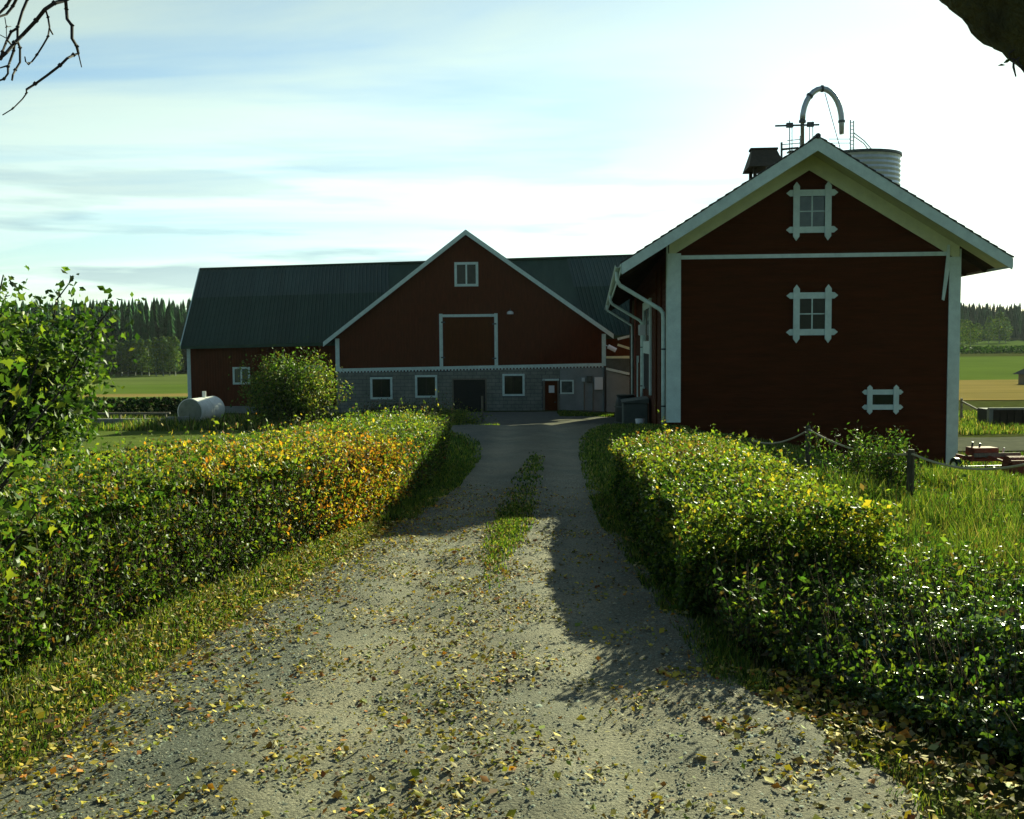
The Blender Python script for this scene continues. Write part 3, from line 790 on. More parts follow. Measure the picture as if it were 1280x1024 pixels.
# attic window
def frame_win(px0, py0, px1, py1, bwid, nx_, glass, proud=0.07, y=0.0, label=None, mt=None):
    A = bl(px0, py0, y); B = bl(px1, py1, y); x0, x1, z1, z0 = A.x, B.x, A.z, B.z
    win = MB().box(x0 + .02, x1 - .02, y - .03, y - .004, z0 + .02, z1 - .02).obj('window', M['darkopen'], barn)
    if label: win['label'] = label
    mt = mt or M['white']
    for (a, b_, c_1, d_) in ((x0, x0 + bwid, z0, z1), (x1 - bwid, x1, z0, z1), (x0 + bwid, x1 - bwid, z1 - bwid, z1), (x0 + bwid, x1 - bwid, z0, z0 + bwid)):
        MB().box(a, b_, y - proud, y - .005, c_1, d_).obj('frame', mt, win)
    xi0, xi1 = x0 + bwid, x1 - bwid
    for i in range(nx_):
        a = xi0 + (xi1 - xi0) * i / nx_ + .03; b_ = xi0 + (xi1 - xi0) * (i + 1) / nx_ - .03
        MB().box(a, b_, y - .037, y - .031, z0 + bwid + .02, z1 - bwid - .02).obj('pane', glass, win)
    for i in range(1, nx_):
        xm = xi0 + (xi1 - xi0) * i / nx_; MB().box(xm - .05, xm + .05, y - proud + .01, y - .031, z0 + bwid, z1 - bwid).obj('mullion', mt, win)
    return win
frame_win(568, 328, 598, 358, 0.15, 2, M['glass'], label='white framed two-pane attic window')
# hay door
A = bl(556, 397); B = bl(616, 456)
hd = MB(); n = 14
for k in range(n):
    xa = A.x + (B.x - A.x) * k / n; xb = A.x + (B.x - A.x) * (k + 1) / n - 0.015
    hd.box(xa, xb, -0.05 - (0.008 if k % 2 else 0), -0.004, zbelt(xa) + 0.105, A.z)
hd = hd.obj('hay_door', M['falu_door'], barn)
f0 = bl(549, 391); f1 = bl(622, 391)
MB().box(f0.x, f0.x + .20, -.08, -.005, zbelt(f0.x) + .105, A.z + .22).obj('frame_board', M['white'], hd)
MB().box(f1.x - .20, f1.x, -.08, -.005, zbelt(f1.x) + .105, A.z + .22).obj('frame_board', M['white'], hd)
MB().box(f0.x + .201, f1.x - .201, -.10, -.005, A.z + .02, A.z + .18).obj('track_board', M['white'], hd)
for px, py in ((554, 403), (554, 447), (618, 405), (618, 448)):
    h = bl(px, py); MB().box(h.x - .12, h.x + .12, -.10, -.081, h.z - .04, h.z + .04).obj('hinge', M['steeldark'], hd)
# yard lamp on the gable
h = bl(638, 390); lamp = MB().tube([(h.x, -.005, h.z + .16), (h.x, -.22, h.z + .16), (h.x, -.24, h.z)], .025, 6).obj('yard_lamp', M['steeldark'], barn)
MB().tube([(h.x, -.24, h.z + .05), (h.x, -.24, h.z - .02), (h.x, -.24, h.z - .14)], [.08, .19, .20], 14).obj('lamp_shade', M['paper'], lamp)

# foundation of blocks with recessed joints
zf = lambda x: bl(480, 521).z if x < -2 else bl(700, 514).z
z_low = -0.5
zt_f = lambda x: zbelt(x) - 0.165
openings = []
def op(px0, py0, px1, py1):
    A = bl(px0, py0); B = bl(px1, py1); openings.append((A.x, B.x, B.z, A.z)); return openings[-1]
o_door = op(567, 475, 607, 530); o_sd = op(679, 474, 697, 530); o_sw = op(698, 475, 717, 492)
o_w = [op(464, 472.5, 490, 498), op(520, 470, 546, 496), op(629, 468.5, 655, 494)]
render_x = bl(700, 500).x
mb = MB(); bh, bwid_ = 0.22, 0.46; row = 0; z = z_low
while z < zbr:
    x = xl + (0 if row % 2 else -bwid_ / 2)
    while x < render_x:
        x0, x1 = max(x, xl) + .012, min(x + bwid_, render_x) - .012
        z0, z1 = z + .012, min(z + bh - .012, zt_f(x))
        if x1 - x0 > .05 and z1 - z0 > .05:
            pieces = [(x0, x1)]
            for o_ in openings:
                if z1 > o_[2] + .04 and z0 < o_[3] - .04:
                    nxt = []
                    for pa, pc in pieces:
                        if pc <= o_[0] - .06 or pa >= o_[1] + .06: nxt.append((pa, pc)); continue
                        if o_[0] - .06 - pa > .04: nxt.append((pa, o_[0] - .06))
                        if pc - o_[1] - .06 > .04: nxt.append((o_[1] + .06, pc))
                    pieces = nxt
            for pa, pc in pieces: mb.box(pa, pc, -.045 - rng.uniform(0, .012), -.006, z0, z1)
        x += bwid_
    z += bh; row += 1
o = mb.obj('foundation_blocks', M['block'], barn); o['kind'] = 'stuff'
b = MB(); b.hexa([(xl, -.025, z_low), (xr, -.025, z_low), (xr, .3, z_low), (xl, .3, z_low), (xl, -.025, zt_f(xl)), (xr, -.025, zt_f(xr)), (xr, .3, zt_f(xr)), (xl, .3, zt_f(xl))])
b.obj('foundation_core', M['mortar'], barn)
def clear(x0, x1, z0, z1): return True
b = MB(); segs = [(render_x, o_sw[1], z_low, o_sw[2]), (o_sw[1], xr, z_low, zt_f(xr) - .02), (render_x, o_sw[1], o_sw[3], zt_f(render_x))]
for s in segs: b.box(s[0] + .003, s[1] + .003, -.05, -.026, s[2], s[3])
b.obj('cement_render', M['render'], barn)
for (x0, x1, z0, z1), lb in zip(o_w, ('foundation window nearest the left corner', 'foundation window left of the dark doorway', 'foundation window right of the dark doorway')):
    win = MB().box(x0, x1, -.045, -.027, z0, z1).obj('window', M['darkopen'], barn); win['label'] = lb
    for q4 in ((x0 - .05, x0 + .08, z0 - .05, z1 + .05), (x1 - .08, x1 + .05, z0 - .05, z1 + .05), (x0 + .081, x1 - .081, z1 - .07, z1 + .05), (x0 + .081, x1 - .081, z0 - .05, z0 + .07)):
        MB().box(q4[0], q4[1], -.11, -.046, q4[2], q4[3]).obj('frame', M['white'], win)
    MB().box(x0 + .1, (x0+x1)/2 - .03, -.056, -.048, z0 + .09, z1 - .09).obj('pane', M['glass'], win)
    MB().box((x0+x1)/2 + .03, x1 - .1, -.056, -.048, z0 + .09, z1 - .09).obj('pane', M['glass'], win)
x0, x1, z0, z1 = o_door
gd = MB().box(x0, x1, -.04, -.027, z0, z1).obj('doorway', M['darkopen'], barn); gd['label'] = 'dark open doorway in the foundation'
for q4 in ((x0 - .09, x0, z0, z1 + .09), (x1, x1 + .09, z0, z1 + .09), (x0 + .002, x1 - .002, z1, z1 + .09)):
    MB().box(q4[0], q4[1], -.10, -.04, q4[2], q4[3]).obj('frame', M['greywood'], gd)
x0, x1, z0, z1 = o_sd
sd = MB().box(x0 + .1, x1, -.06, -.027, z0, z1 - .1).obj('door', M['falu_door'], barn); sd['label'] = 'small dark red door with a paper notice'
for q4, mt in (((x0 - .02, x0 + .098, z0, z1), M['greywood']), ((x1 + .002, x1 + .09, z0, z1 - .1), M['greywood']), ((x0 - .04, x1 + .1, z1 - .098, z1 + .02), M['white'])):
    MB().box(q4[0], q4[1], -.12, -.027, q4[2], q4[3]).obj('frame', mt, sd)
n0, n1 = bl(686, 482), bl(693, 491); MB().box(n0.x, n1.x, -.068, -.0605, n1.z, n0.z).obj('notice', M['paper'], sd)
MB().box(x1 - .2, x1 - .08, -.09, -.0605, (n1.z + z0)/2 + .35, (n1.z + z0)/2 + .40).obj('handle', M['steeldark'], sd)
x0, x1, z0, z1 = o_sw
win = MB().box(x0, x1, -.045, -.027, z0, z1).obj('window', M['darkopen'], barn); win['label'] = 'small white framed window beside the door'
for q4 in ((x0 + .1, x0 + .19, z0 - .02, z1), (x1 - .08, x1 + .02, z0 - .02, z1), (x0 + .191, x1 - .081, z1 - .09, z1), (x0 + .191, x1 - .081, z0 - .02, z0 + .07)):
    MB().box(q4[0], q4[1], -.11, -.046, q4[2], q4[3]).obj('frame', M['white'], win)
MB().box(x0 + .2, x1 - .1, -.056, -.048, z0 + .08, z1 - .1).obj('pane', M['curtain'], win)
for (a, b_, c_1, d_), nm, mt in (((743, 471.5, 753.5, 487), 'meter_box', M['paper']), ((733, 470, 740, 478), 'junction_box', M['greybox']), ((727, 472, 731, 477), 'junction_box', M['galv'])):
    A = bl(a, b_); B = bl(c_1, d_); MB().box(A.x, B.x, -.22, -.051, B.z, A.z).obj(nm, mt, barn, bevel=.01)
for px, r in ((730, .03), (741, .03), (755.5, .06)):
    A = bl(px, 459 if px > 750 else 478); MB().tube([(A.x, -.14, A.z), (A.x, -.14, -.2)], r, 7).obj('pipe', M['greywood'] if px < 750 else M['steeldark'], barn)

# ---- long roof, as overlapping ribbed sheets; walls of the long house
yE, yR, yW = 1.0, 8.0, 1.8
eL = bl(226, 433, yE); eR = bl(800, 419, yE); kL = bl(250, 338, yR); kR = bl(775, 321.5, yR)
xend = xr + 2.3; SHX = kL.x - eL.x
def elerp(x): return eL.z + (eR.z - eL.z) * (x - eL.x) / (eR.x - eL.x)
def klerp(x): return kL.z + (kR.z - kL.z) * (x - kL.x) / (kR.x - kL.x)
sheetw = 1.0; nrib = 5
def sheet_mesh(hl):
    pass
ncol = int((xend - eL.x) / sheetw) + 1
slope_len = math.hypot(yR - yE, kL.z - eL.z)
ribm = MB()
# shared sheet: unit in x, runs up +y, flat; placed by rotation
def make_sheet(length):
    s = MB(); seg = 4; V = []
    xs_ = []
    for r_ in range(seg):
        x0 = r_ * sheetw / seg
        xs_ += [(x0, 0.0), (x0 + .17, 0.0), (x0 + .19, .045), (x0 + .23, .045)]
    xs_.append((sheetw + .0, 0.0))
    b = 0
    for x, z in xs_: s.v.append((x, 0, z)); s.v.append((x + SHX * length / slope_len, length, z))
    for i in range(len(xs_) - 1): s.f.append((2*i, 2*i+2, 2*i+3, 2*i+1))
    for i in range(len(xs_) - 1):    # lower edge lip
        pass
    me = bpy.data.meshes.new('roof_sheet'); me.from_pydata(s.v, [], s.f); me.materials.append(M['roofmetal']); me.update()
    return me
me_lo, me_hi = make_sheet(slope_len * 0.62), make_sheet(slope_len * 0.41)
M['roofmetal2'] = mat('blue_green_roof_sheet', (0.050, 0.088, 0.068), (0.032, 0.062, 0.048), 1.3, 0.5, 0.1, rand=0.16, stretch=(2.0, 0.5, 0.5), spec=0.3)
me_hi.materials[0] = M['roofmetal2']
for i in range(ncol):
    x = eL.x + i * sheetw
    if x + sheetw > xl and x + sheetw < xr - .5 and x > xl + 2.5: continue
    f = (x - eL.x) / (xend - eL.x)
    # the verge leans: ridge end stands a little right of the eaves end
    e0 = Vector((x, yE, elerp(x))); k0 = Vector((x, yR, klerp(x)))
    ang = math.atan2(k0.z - e0.z, yR - yE); tx = math.atan2((eR.z - eL.z), (eR.x - eL.x))
    for me, s0, lift in ((me_lo, 0.0, 0.0), (me_hi, 0.60, 0.03)):
        ob = link('roof_sheet', me, None, barn)
        p_ = e0 + (k0 - e0) * s0
        ob.location = (p_.x + SHX * s0, p_.y, p_.z + .03 + lift); ob.rotation_euler = (ang, 0, 0)
# roof deck under the sheets, back slope
for (ya, za0, za1, yb, zb0, zb1) in ((yE, elerp(eL.x), elerp(xend), yR, klerp(eL.x), klerp(xend)), (yR, klerp(eL.x), klerp(xend), 2*yR - yE, elerp(eL.x), elerp(xend))):
    sa = SHX if ya == yR else 0; sb = SHX if yb == yR else 0; MB().hexa([(eL.x + sa, ya, za0 - .18), (xend, ya, za1 - .18), (xend, yb, zb1 - .18), (eL.x + sb, yb, zb0 - .18), (eL.x + sa, ya, za0), (xend, ya, za1), (xend, yb, zb1), (eL.x + sb, yb, zb0)]).obj('roof', M['roofmetal'], barn)
MB().tube([(kL.x, yR, klerp(kL.x) + .05), (xend, yR, klerp(xend) + .05)], .12, 8).obj('ridge_cap', M['roofmetal'], barn)
MB().beam((eL.x - .03, yE, elerp(eL.x) - .05), (kL.x - .03, yR, klerp(kL.x) - .02), .05, .24).obj('barge_board', M['white'], barn)
# long walls
xwl = bl(235, 470, yW).x
for xa, xb in ((xwl, xl - .005), (xr + .005, xend - .3)):
    w = MB(); x = xa
    while x < xb - .01:
        x2 = min(x + .17, xb); w.box(x, x2 - .02, yW - .02, yW, .25, elerp(x) + .3); x = x2
    w.box(xa, xb, yW + .001, yW + .1, .0, elerp(xa) + .3)
    w.obj('long_wall', M['falu_barn'], barn)
    MB().box(xa - .0, xb, yW - .10, yW + .15, -.6, .249).obj('plinth', M['concrete'], barn)
MB().box(xwl - .02, xwl + .2, yW - .06, yW - .021, .25, elerp(xwl) + .2).obj('corner_board', M['white'], barn)
ewall = MB(); ewall.prism_x([(yW, -.6), (2*yR - yW, -.6), (2*yR - yW, elerp(xwl)+.3), (yR, klerp(xwl) - .25), (yW, elerp(xwl)+.3)], xwl, xwl + .1); ewall.obj('end_wall', M['falu_barn'], barn)
ewall = MB(); ewall.prism_x([(yW, -.6), (2*yR - yW, -.6), (2*yR - yW, elerp(xend)+.3), (yR, klerp(xend) - .25), (yW, elerp(xend)+.3)], xend - .4, xend - .3); ewall.obj('end_wall', M['falu_barn'], barn)
MB().box(xwl, xend - .3, 2*yR - yW - .1, 2*yR - yW, -.6, elerp(0) + .3).obj('long_wall', M['falu_barn'], barn)
frame_win(291, 459, 313, 480.5, 0.12, 2, M['curtain'], y=yW - .02, label='window in the long wall near the barn end')
frame_win(380, 457, 403, 478.5, 0.12, 2, M['curtain'], y=yW - .02, label='window in the long wall behind the bush')

# ---- lean-to shed at the barn's right corner
LFx0, LFx1 = bl(757, 490, -.2).x, bl(800, 490, -.2).x
lt = empty('lean_to', BF.o + BF.R @ Vector((LFx0, 0, 0)), a_b, 'small grey rendered lean-to with white trimmed sloping roof between barn and granary', 'shed')
Lp = lambda px, py: (bl(px, py, -.2).x - LFx0, bl(px, py, -.2).z)
z1_, z2_ = Lp(757, 461)[1], Lp(796, 471)[1]
wd = LFx1 - LFx0
mb = MB(); mb.prism_y([(0.05, -.5), (wd, -.5), (wd, z2_ - .15), (0.05, z1_ - .1)], -.15, 1.6); mb.obj('wall', M['render'], lt)
MB().beam((0.03, -.25, z1_), (wd + .1, -.25, z2_), .12, .15).obj('barge_board', M['white'], lt)
MB().hexa([(0.03,-.2,z1_-.1),(wd+.1,-.2,z2_-.1),(wd+.1,1.7,z2_-.1),(0.03,1.7,z1_-.1),(0.03,-.2,z1_+.02),(wd+.1,-.2,z2_+.02),(wd+.1,1.7,z2_+.02),(0.03,1.7,z1_+.02)]).obj('roof', M['roofmetal'], lt)
zz = Lp(757, 447)[1]
MB().box(0.03, wd + .4, -.3, -.18, zz - .06, zz + .08).obj('beam', M['cream'], lt)
mb = MB(); mb.prism_y([(.04, z1_ + .09), (wd, z2_ + .1), (wd, zz - .07), (.04, zz - .07)], -.17, -.1); mb.obj('upper_panel', M['greybox'], lt)
MB().beam((Lp(772, 431)[0], -.2, Lp(772, 431)[1]), (Lp(797, 439)[0], -.2, Lp(797, 439)[1]), .1, .14).obj('rail', M['cream'], lt)
MB().beam((Lp(772, 424)[0], -.2, Lp(772, 424)[1]), (Lp(792, 419)[0], -.2, Lp(792, 419)[1]), .1, .14).obj('rail', M['white'], lt)
# tubular floodlight on the barn corner
c0, c1_ = bl(760, 433, -.6), bl(770, 438, -.6)
fl = empty('flood_lamp', BF.o + BF.R @ Vector((c0.x, -.6, c0.z)), a_b, 'bright white tubular lamp fixed to the barn corner above the lean-to', 'lamp')
dv = c1_ - c0
MB().tube([Vector((0,0,0)), dv], .13, 10).obj('housing', mat('bright_white_enamel', (0.85,0.87,0.87), (0.8,0.82,0.82), 3, 0.3), fl)
MB().tube([Vector((-.25,.6,.15)), Vector((-.1,0,.05)), Vector((0,0,0))], .03, 6).obj('bracket', M['white'], fl)
# ================================================================== foliage generators
PAL = {
 'dark': (0.022, 0.050, 0.010), 'mid': (0.060, 0.112, 0.020), 'light': (0.120, 0.172, 0.034), 'yg': (0.210, 0.240, 0.030),
 'yellow': (0.46, 0.34, 0.045), 'orange': (0.50, 0.20, 0.03), 'rust': (0.20, 0.075, 0.025), 'brown': (0.13, 0.085, 0.035), 'straw': (0.34, 0.29, 0.12), 'silver': (0.11, 0.17, 0.11)}
def pick(n, **w):
    ks = list(w); ps = np.array([w[k] for k in ks], float); ps /= ps.sum()
    c = np.array([PAL[k] for k in ks])[rng.choice(len(ks), n, p=ps)]
    return c * rng.uniform(0.65, 1.35, (n, 1)) * rng.uniform(0.9, 1.1, (n, 3))
def unit(v): return v / np.maximum(np.linalg.norm(v, axis=1, keepdims=True), 1e-9)
def leaves(name, P, size, cols, material, parent=None, up=0.5, droop=0.3, ratio=0.32):
    n = len(P); size = np.broadcast_to(np.asarray(size, float), (n,))[:, None]
    nrm = unit(rng.normal(size=(n, 3)) + np.array([0, 0, up]))
    a = rng.normal(size=(n, 3)); a[:, 2] -= droop
    a = unit(a - nrm * (a * nrm).sum(1, keepdims=True)); b = np.cross(nrm, a)
    V = np.stack([P - a*size*.5, P + b*size*ratio + nrm*size*.10, P + a*size*.5, P - b*size*ratio + nrm*size*.10], 1).reshape(-1, 3)
    k = np.arange(n)[:, None] * 4
    Fc = np.concatenate([k + np.array([[0, 1, 2]]), k + np.array([[0, 2, 3]])])
    return fast(name, V, Fc, material, parent, cols=np.repeat(cols, 4, 0))
def star_leaves(name, P, size, cols, material, parent=None):
    """lobed maple leaves: one eleven-sided blade each"""
    n = len(P)
    ang = np.array([-90, -42, -30, 5, 22, 50, 66, 90, 114, 130, 158, 175, 210, 222]) * math.pi / 180
    rad = np.array([.10, .62, .40, .95, .50, .55, .52, 1.12, .52, .55, .50, .95, .40, .62]) * 0.5
    sx = np.cos(ang) * rad; sy = np.sin(ang) * rad
    nrm = unit(rng.normal(size=(n, 3)) * .8 + np.array([0, -.5, .5])); a = rng.normal(size=(n, 3)); a[:, 2] -= .8
    a = unit(a - nrm * (a * nrm).sum(1, keepdims=True)); b = np.cross(nrm, a)
    size = np.broadcast_to(np.asarray(size, float), (n,))[:, None, None]
    cup = (np.abs(sx) * 0.25)[None, :, None]
    V = P[:, None, :] + size * (b[:, None, :] * sx[None, :, None] + a[:, None, :] * sy[None, :, None] + nrm[:, None, :] * cup)
    k = np.arange(n)[:, None] * 14
    q = np.array([[0,1,2,13],[2,3,4,13],[13,4,5,12],[12,5,6,11],[11,6,7,8],[11,8,9,10]])
    Fc = (k[:, :, None] + q[None]).reshape(-1, 4)
    return fast(name, V.reshape(-1, 3), Fc, material, parent, cols=np.repeat(cols, 14, 0))
def blades(name, X, Y, Z, h, w, cols, material, parent=None, lean=0.35, kind=None):
    n = len(X); th = rng.uniform(0, 2*math.pi, n); dx, dy = np.cos(th), np.sin(th)
    h = np.broadcast_to(h, (n,)) * rng.uniform(.6, 1.25, n); w = np.broadcast_to(w, (n,)); l = rng.uniform(0, lean, n) * h; ph_ = rng.uniform(0, 2*math.pi, n)
    lx, ly_ = np.cos(ph_) * l, np.sin(ph_) * l
    V = np.stack([np.stack([X - dx*w/2, Y - dy*w/2, Z - .01], 1), np.stack([X + dx*w/2, Y + dy*w/2, Z - .01], 1),
                  np.stack([X + dx*w*.4 + lx*.35, Y + dy*w*.4 + ly_*.35, Z + h*.6], 1), np.stack([X + lx, Y + ly_, Z + h], 1),
                  np.stack([X - dx*w*.4 + lx*.35, Y - dy*w*.4 + ly_*.35, Z + h*.6], 1)], 1).reshape(-1, 3)
    k = np.arange(n)[:, None] * 5
    Fc = np.concatenate([k + np.array([[0, 1, 2]]), k + np.array([[0, 2, 4]]), k + np.array([[4, 2, 3]])])
    o = fast(name, V, Fc, material, parent, cols=np.repeat(cols, 5, 0))
    if kind: o['kind'] = kind
    return o
def twigs(name, P0, P1, r, material, parent=None, cols=None):
    """many thin three-sided twigs between point arrays"""
    n = len(P0); d = unit(P1 - P0); ref = unit(np.cross(d, np.array([[.3, .5, .8]]))); w = np.cross(d, ref)
    r = np.broadcast_to(np.asarray(r, float), (n,))[:, None]; V = []
    for pnt, s in ((P0, 1.0), (P1, .45)):
        for k in range(3):
            a = 2 * math.pi * k / 3; V.append(pnt + (ref * math.cos(a) + w * math.sin(a)) * r * s)
    V = np.stack(V, 1).reshape(-1, 3); k = np.arange(n)[:, None] * 6
    Fc = np.concatenate([k + np.array([[i, (i+1) % 3, 3 + (i+1) % 3, 3 + i]]) for i in range(3)])
    o = fast(name, V, Fc, material, parent); o['kind'] = 'stuff'; return o
def lump(x, y, f=1.0, seed=0):
    return (np.sin(x*2.1*f + seed) * np.sin(y*1.7*f + seed*2) + .6*np.sin(x*4.7*f + 1.3 + seed) * np.sin(y*3.9*f + .5) + .4*np.sin(y*9*f + x*5*f + seed))

# ------------------------------------------------------------------ left hedge
HF = np.array([[1.0,-3.1],[4.5,-2.85],[6,-2.68],[7.8,-2.32],[10,-1.82],[11.9,-1.38],[14,-1.15],[16.9,-1.05]])
HH = np.array([[1.0,1.02],[5,1.0],[8,.96],[10,.93],[12,.90],[14,.88],[16.9,.80]])
def hf(y): return np.interp(y, HF[:,0], HF[:,1])
hedge = empty('hedge', (-2.6, 9, tz(-2.6, 9)), 0, 'long clipped hedge along the left edge of the driveway, leaves turning yellow and orange', 'hedge')
n = 240000
y = 1.0 + (16.9 - 1.0) * rng.random(n) ** 0.85
wd_ = np.interp(y, [1, 8, 12, 16.9], [1.3, 1.35, 1.3, 1.2]); hh = np.interp(y, HH[:,0], HH[:,1]) + 0.02 * lump(y, y*0.6, 1.0, 2)
u = rng.random(n); face = rng.random(n)
dep = np.abs(rng.normal(-.02, 0.12, n))            # depth below the surface
front = face < 0.62; top = (face >= .62) & (face < .86); back = (face >= .86) & (face < 0.95)
xr_ = np.where(front, dep, np.where(back, wd_ - dep, u * wd_))
zr_ = np.where(front | back, rng.random(n) ** 1.25 * hh, np.where(top, hh - dep, u * 0 + rng.random(n) * hh))
bulge = 0.04 * lump(y, zr_*2, 1.2, 5) + 0.14 * (zr_ / hh - .5)
lo = zr_ < 0.25; 
x = hf(y) - xr_ + np.where(front, bulge - 0.04*(1 - zr_/hh), 0)
# rounded shoulder
shd = np.clip((zr_ - (hh - .22)) / .22, 0, 1) * np.clip(1 - xr_ / .3, 0, 1); zr_ = zr_ - shd * .12
zr_ += np.where(top, rng.exponential(.035, n), 0)
end = y > 16.5
gz_ = terrain(x, y)
P = np.stack([x, y, gz_ + zr_ + .02], 1)
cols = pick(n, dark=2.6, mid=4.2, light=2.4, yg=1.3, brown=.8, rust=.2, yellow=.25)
# autumn colour sits in patches: yellow along the top in the middle, orange towards the far lit end
patch_n = lump(y, zr_, 1.0, 9)
py_ = np.clip(1 - np.abs(y - 10.2) / 3.2, 0, 1) * (zr_ / hh) ** 1.5 * np.clip(patch_n * .6 + .55, 0, 1)
s_ = rng.random(n) < py_ * .85; cols[s_] = pick(int(s_.sum()), yellow=3, orange=1.6, yg=2)
po = np.clip(1 - np.abs(y - 11.0) / 1.4, 0, 1) * np.clip(1.25 - xr_ / .7, 0, 1) * np.clip(.75 + patch_n*.4, 0, 1)
s_ = rng.random(n) < po * .55; cols[s_] = pick(int(s_.sum()), orange=4, yellow=2.5, rust=.6)
s_ = (rng.random(n) < .45 * np.clip((y - 12) / 1.5, 0, 1)); cols[s_] = pick(int(s_.sum()), light=3, yg=3, yellow=.5)
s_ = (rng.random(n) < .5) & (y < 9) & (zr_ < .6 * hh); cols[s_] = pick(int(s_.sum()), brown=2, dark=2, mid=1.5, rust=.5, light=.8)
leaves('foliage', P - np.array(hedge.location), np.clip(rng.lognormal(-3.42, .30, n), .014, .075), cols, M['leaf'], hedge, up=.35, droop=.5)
n = 1500
y = rng.uniform(1, 16.8, n); x = hf(y) - rng.uniform(.12, 1.2, n); g0 = terrain(x, y); hh = np.interp(y, HH[:,0], HH[:,1])
P0 = np.stack([x, y, g0], 1); P1 = P0 + np.stack([rng.normal(0, .12, n), rng.normal(0, .12, n), hh * rng.uniform(.6, 1.08, n)], 1)
twigs('stems', P0 - np.array(hedge.location), P1 - np.array(hedge.location), .003, M['darkwood'], hedge)

# ------------------------------------------------------------------ right hedge
hedge2 = empty('hedge', (1.75, 9, tz(1.75, 9)), 0, 'shorter rounded hedge with yellow-green top between the driveway and the rope fence', 'hedge')
n = 130000
y = rng.uniform(6.7, 12.9, n); xf = np.interp(y, [6.7, 8, 12.9], [1.16, 1.06, 1.24]); xb = np.interp(y, [6.7, 8, 12.9], [2.45, 2.45, 2.60])
face = rng.random(n); u = rng.random(n); dep = np.abs(rng.normal(0, .10, n))
hh = np.interp(y, [6.7, 7.3, 8, 9, 12.9], [.36, .56, .70, .78, .76]) + .02 * lump(y, y*.4, 1.1, 4)
front = face < .38; top = (face >= .38) & (face < .78); back = (face >= .78) & (face < .9); nearf = face >= .9
x = np.where(front, xf + dep, np.where(back, xb - dep, xf + u * (xb - xf)))
zr_ = np.where(top, hh - dep, rng.random(n) * hh)
y = np.where(nearf, 6.7 + dep + .1*rng.random(n), y)
x = x + np.where(front, -.03 * lump(y, zr_*2, 1.3, 3) + .10*(zr_/hh), 0) + np.where(back, .06*lump(y, zr_*2, 1.3, 1), 0)
mid = np.clip(np.abs((x - (xf+xb)/2) / ((xb-xf)/2)), 0, 1); zr_ = zr_ - np.where(top, .14 * mid**3, 0) + np.where(top, rng.exponential(.03, n), 0)
P = np.stack([x, y, terrain(x, y) + zr_ + .02], 1)
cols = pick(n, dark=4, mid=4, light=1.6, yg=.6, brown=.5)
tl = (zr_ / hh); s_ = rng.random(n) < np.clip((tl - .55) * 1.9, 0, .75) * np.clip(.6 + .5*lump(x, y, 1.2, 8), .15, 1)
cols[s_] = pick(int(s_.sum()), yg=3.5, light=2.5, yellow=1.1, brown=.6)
s_ = (rng.random(n) < .55) & (tl > .75) & (y > 9.5) & (x < 2.2) & (lump(x, y, 1.0, 6) > -.2); cols[s_] = pick(int(s_.sum()), brown=2.5, rust=1.2, straw=1, light=1)
s_ = (rng.random(n) < .6) & (tl > .5) & (x > xb - .35) & (y < 10); cols[s_] = pick(int(s_.sum()), yellow=1.3, yg=3, light=1)
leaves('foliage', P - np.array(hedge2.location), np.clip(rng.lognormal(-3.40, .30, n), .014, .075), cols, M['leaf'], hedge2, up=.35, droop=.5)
n = 2600
y = rng.uniform(6.9, 12.8, n); x = rng.uniform(1.35, 2.3, n); P0 = np.stack([x, y, terrain(x, y)], 1)
P1 = P0 + np.stack([rng.normal(0, .1, n), rng.normal(0, .1, n), rng.uniform(.4, .78, n)], 1)
twigs('stems', P0 - np.array(hedge2.location), P1 - np.array(hedge2.location), .004, M['darkwood'], hedge2)

# ------------------------------------------------------------------ low glossy shrub at lower right
shrub = empty('low_shrub', (2.9, 4.9, tz(2.9, 4.9)), 0, 'low sprawling glossy-leaved shrub catching the sun at the lower right corner', 'shrub')
SF = np.array([[2.2,2.9],[3.4,2.6],[4.0,2.2],[4.7,1.85],[5.5,1.5],[6.6,1.3]])
n = 80000
y = rng.uniform(2.4, 6.6, n); xf = np.interp(y, SF[:,0], SF[:,1]); x = xf + rng.random(n) ** 1.2 * 2.6
edge_ = np.clip((x - xf) / .9, 0, 1) * np.clip((6.9 - y) / .6, .1, 1)
hh = (.10 + .26 * edge_ ** .8) * (1 + .16 * lump(x, y, 1.6, 2)) * np.clip(1.1 - .10*(x - 2), .75, 1.05)

zr_ = hh * (1 - np.abs(rng.normal(0, .30, n))); ok = zr_ > 0; x, y, zr_, hh = x[ok], y[ok], zr_[ok], hh[ok]; n = len(x)
P = np.stack([x, y, terrain(x, y) + zr_ + .02], 1)
cols = pick(n, dark=2, mid=3.5, silver=1.6, light=2.6, yg=.8, brown=.7)
leaves('foliage', P - np.array(shrub.location), np.clip(rng.lognormal(-3.45, .33, n), .014, .08), cols, M['gloss_leaf'], shrub, up=1.1, droop=.1)
n = 1500
y = rng.uniform(2.6, 6.4, n); x = np.interp(y, SF[:,0], SF[:,1]) + rng.uniform(.1, 2.4, n); P0 = np.stack([x, y, terrain(x, y)], 1)
P1 = P0 + np.stack([rng.normal(0, .12, n), rng.normal(0, .12, n), rng.uniform(.2, .55, n)], 1)
twigs('stems', P0 - np.array(shrub.location), P1 - np.array(shrub.location), .004, M['darkwood'], shrub)

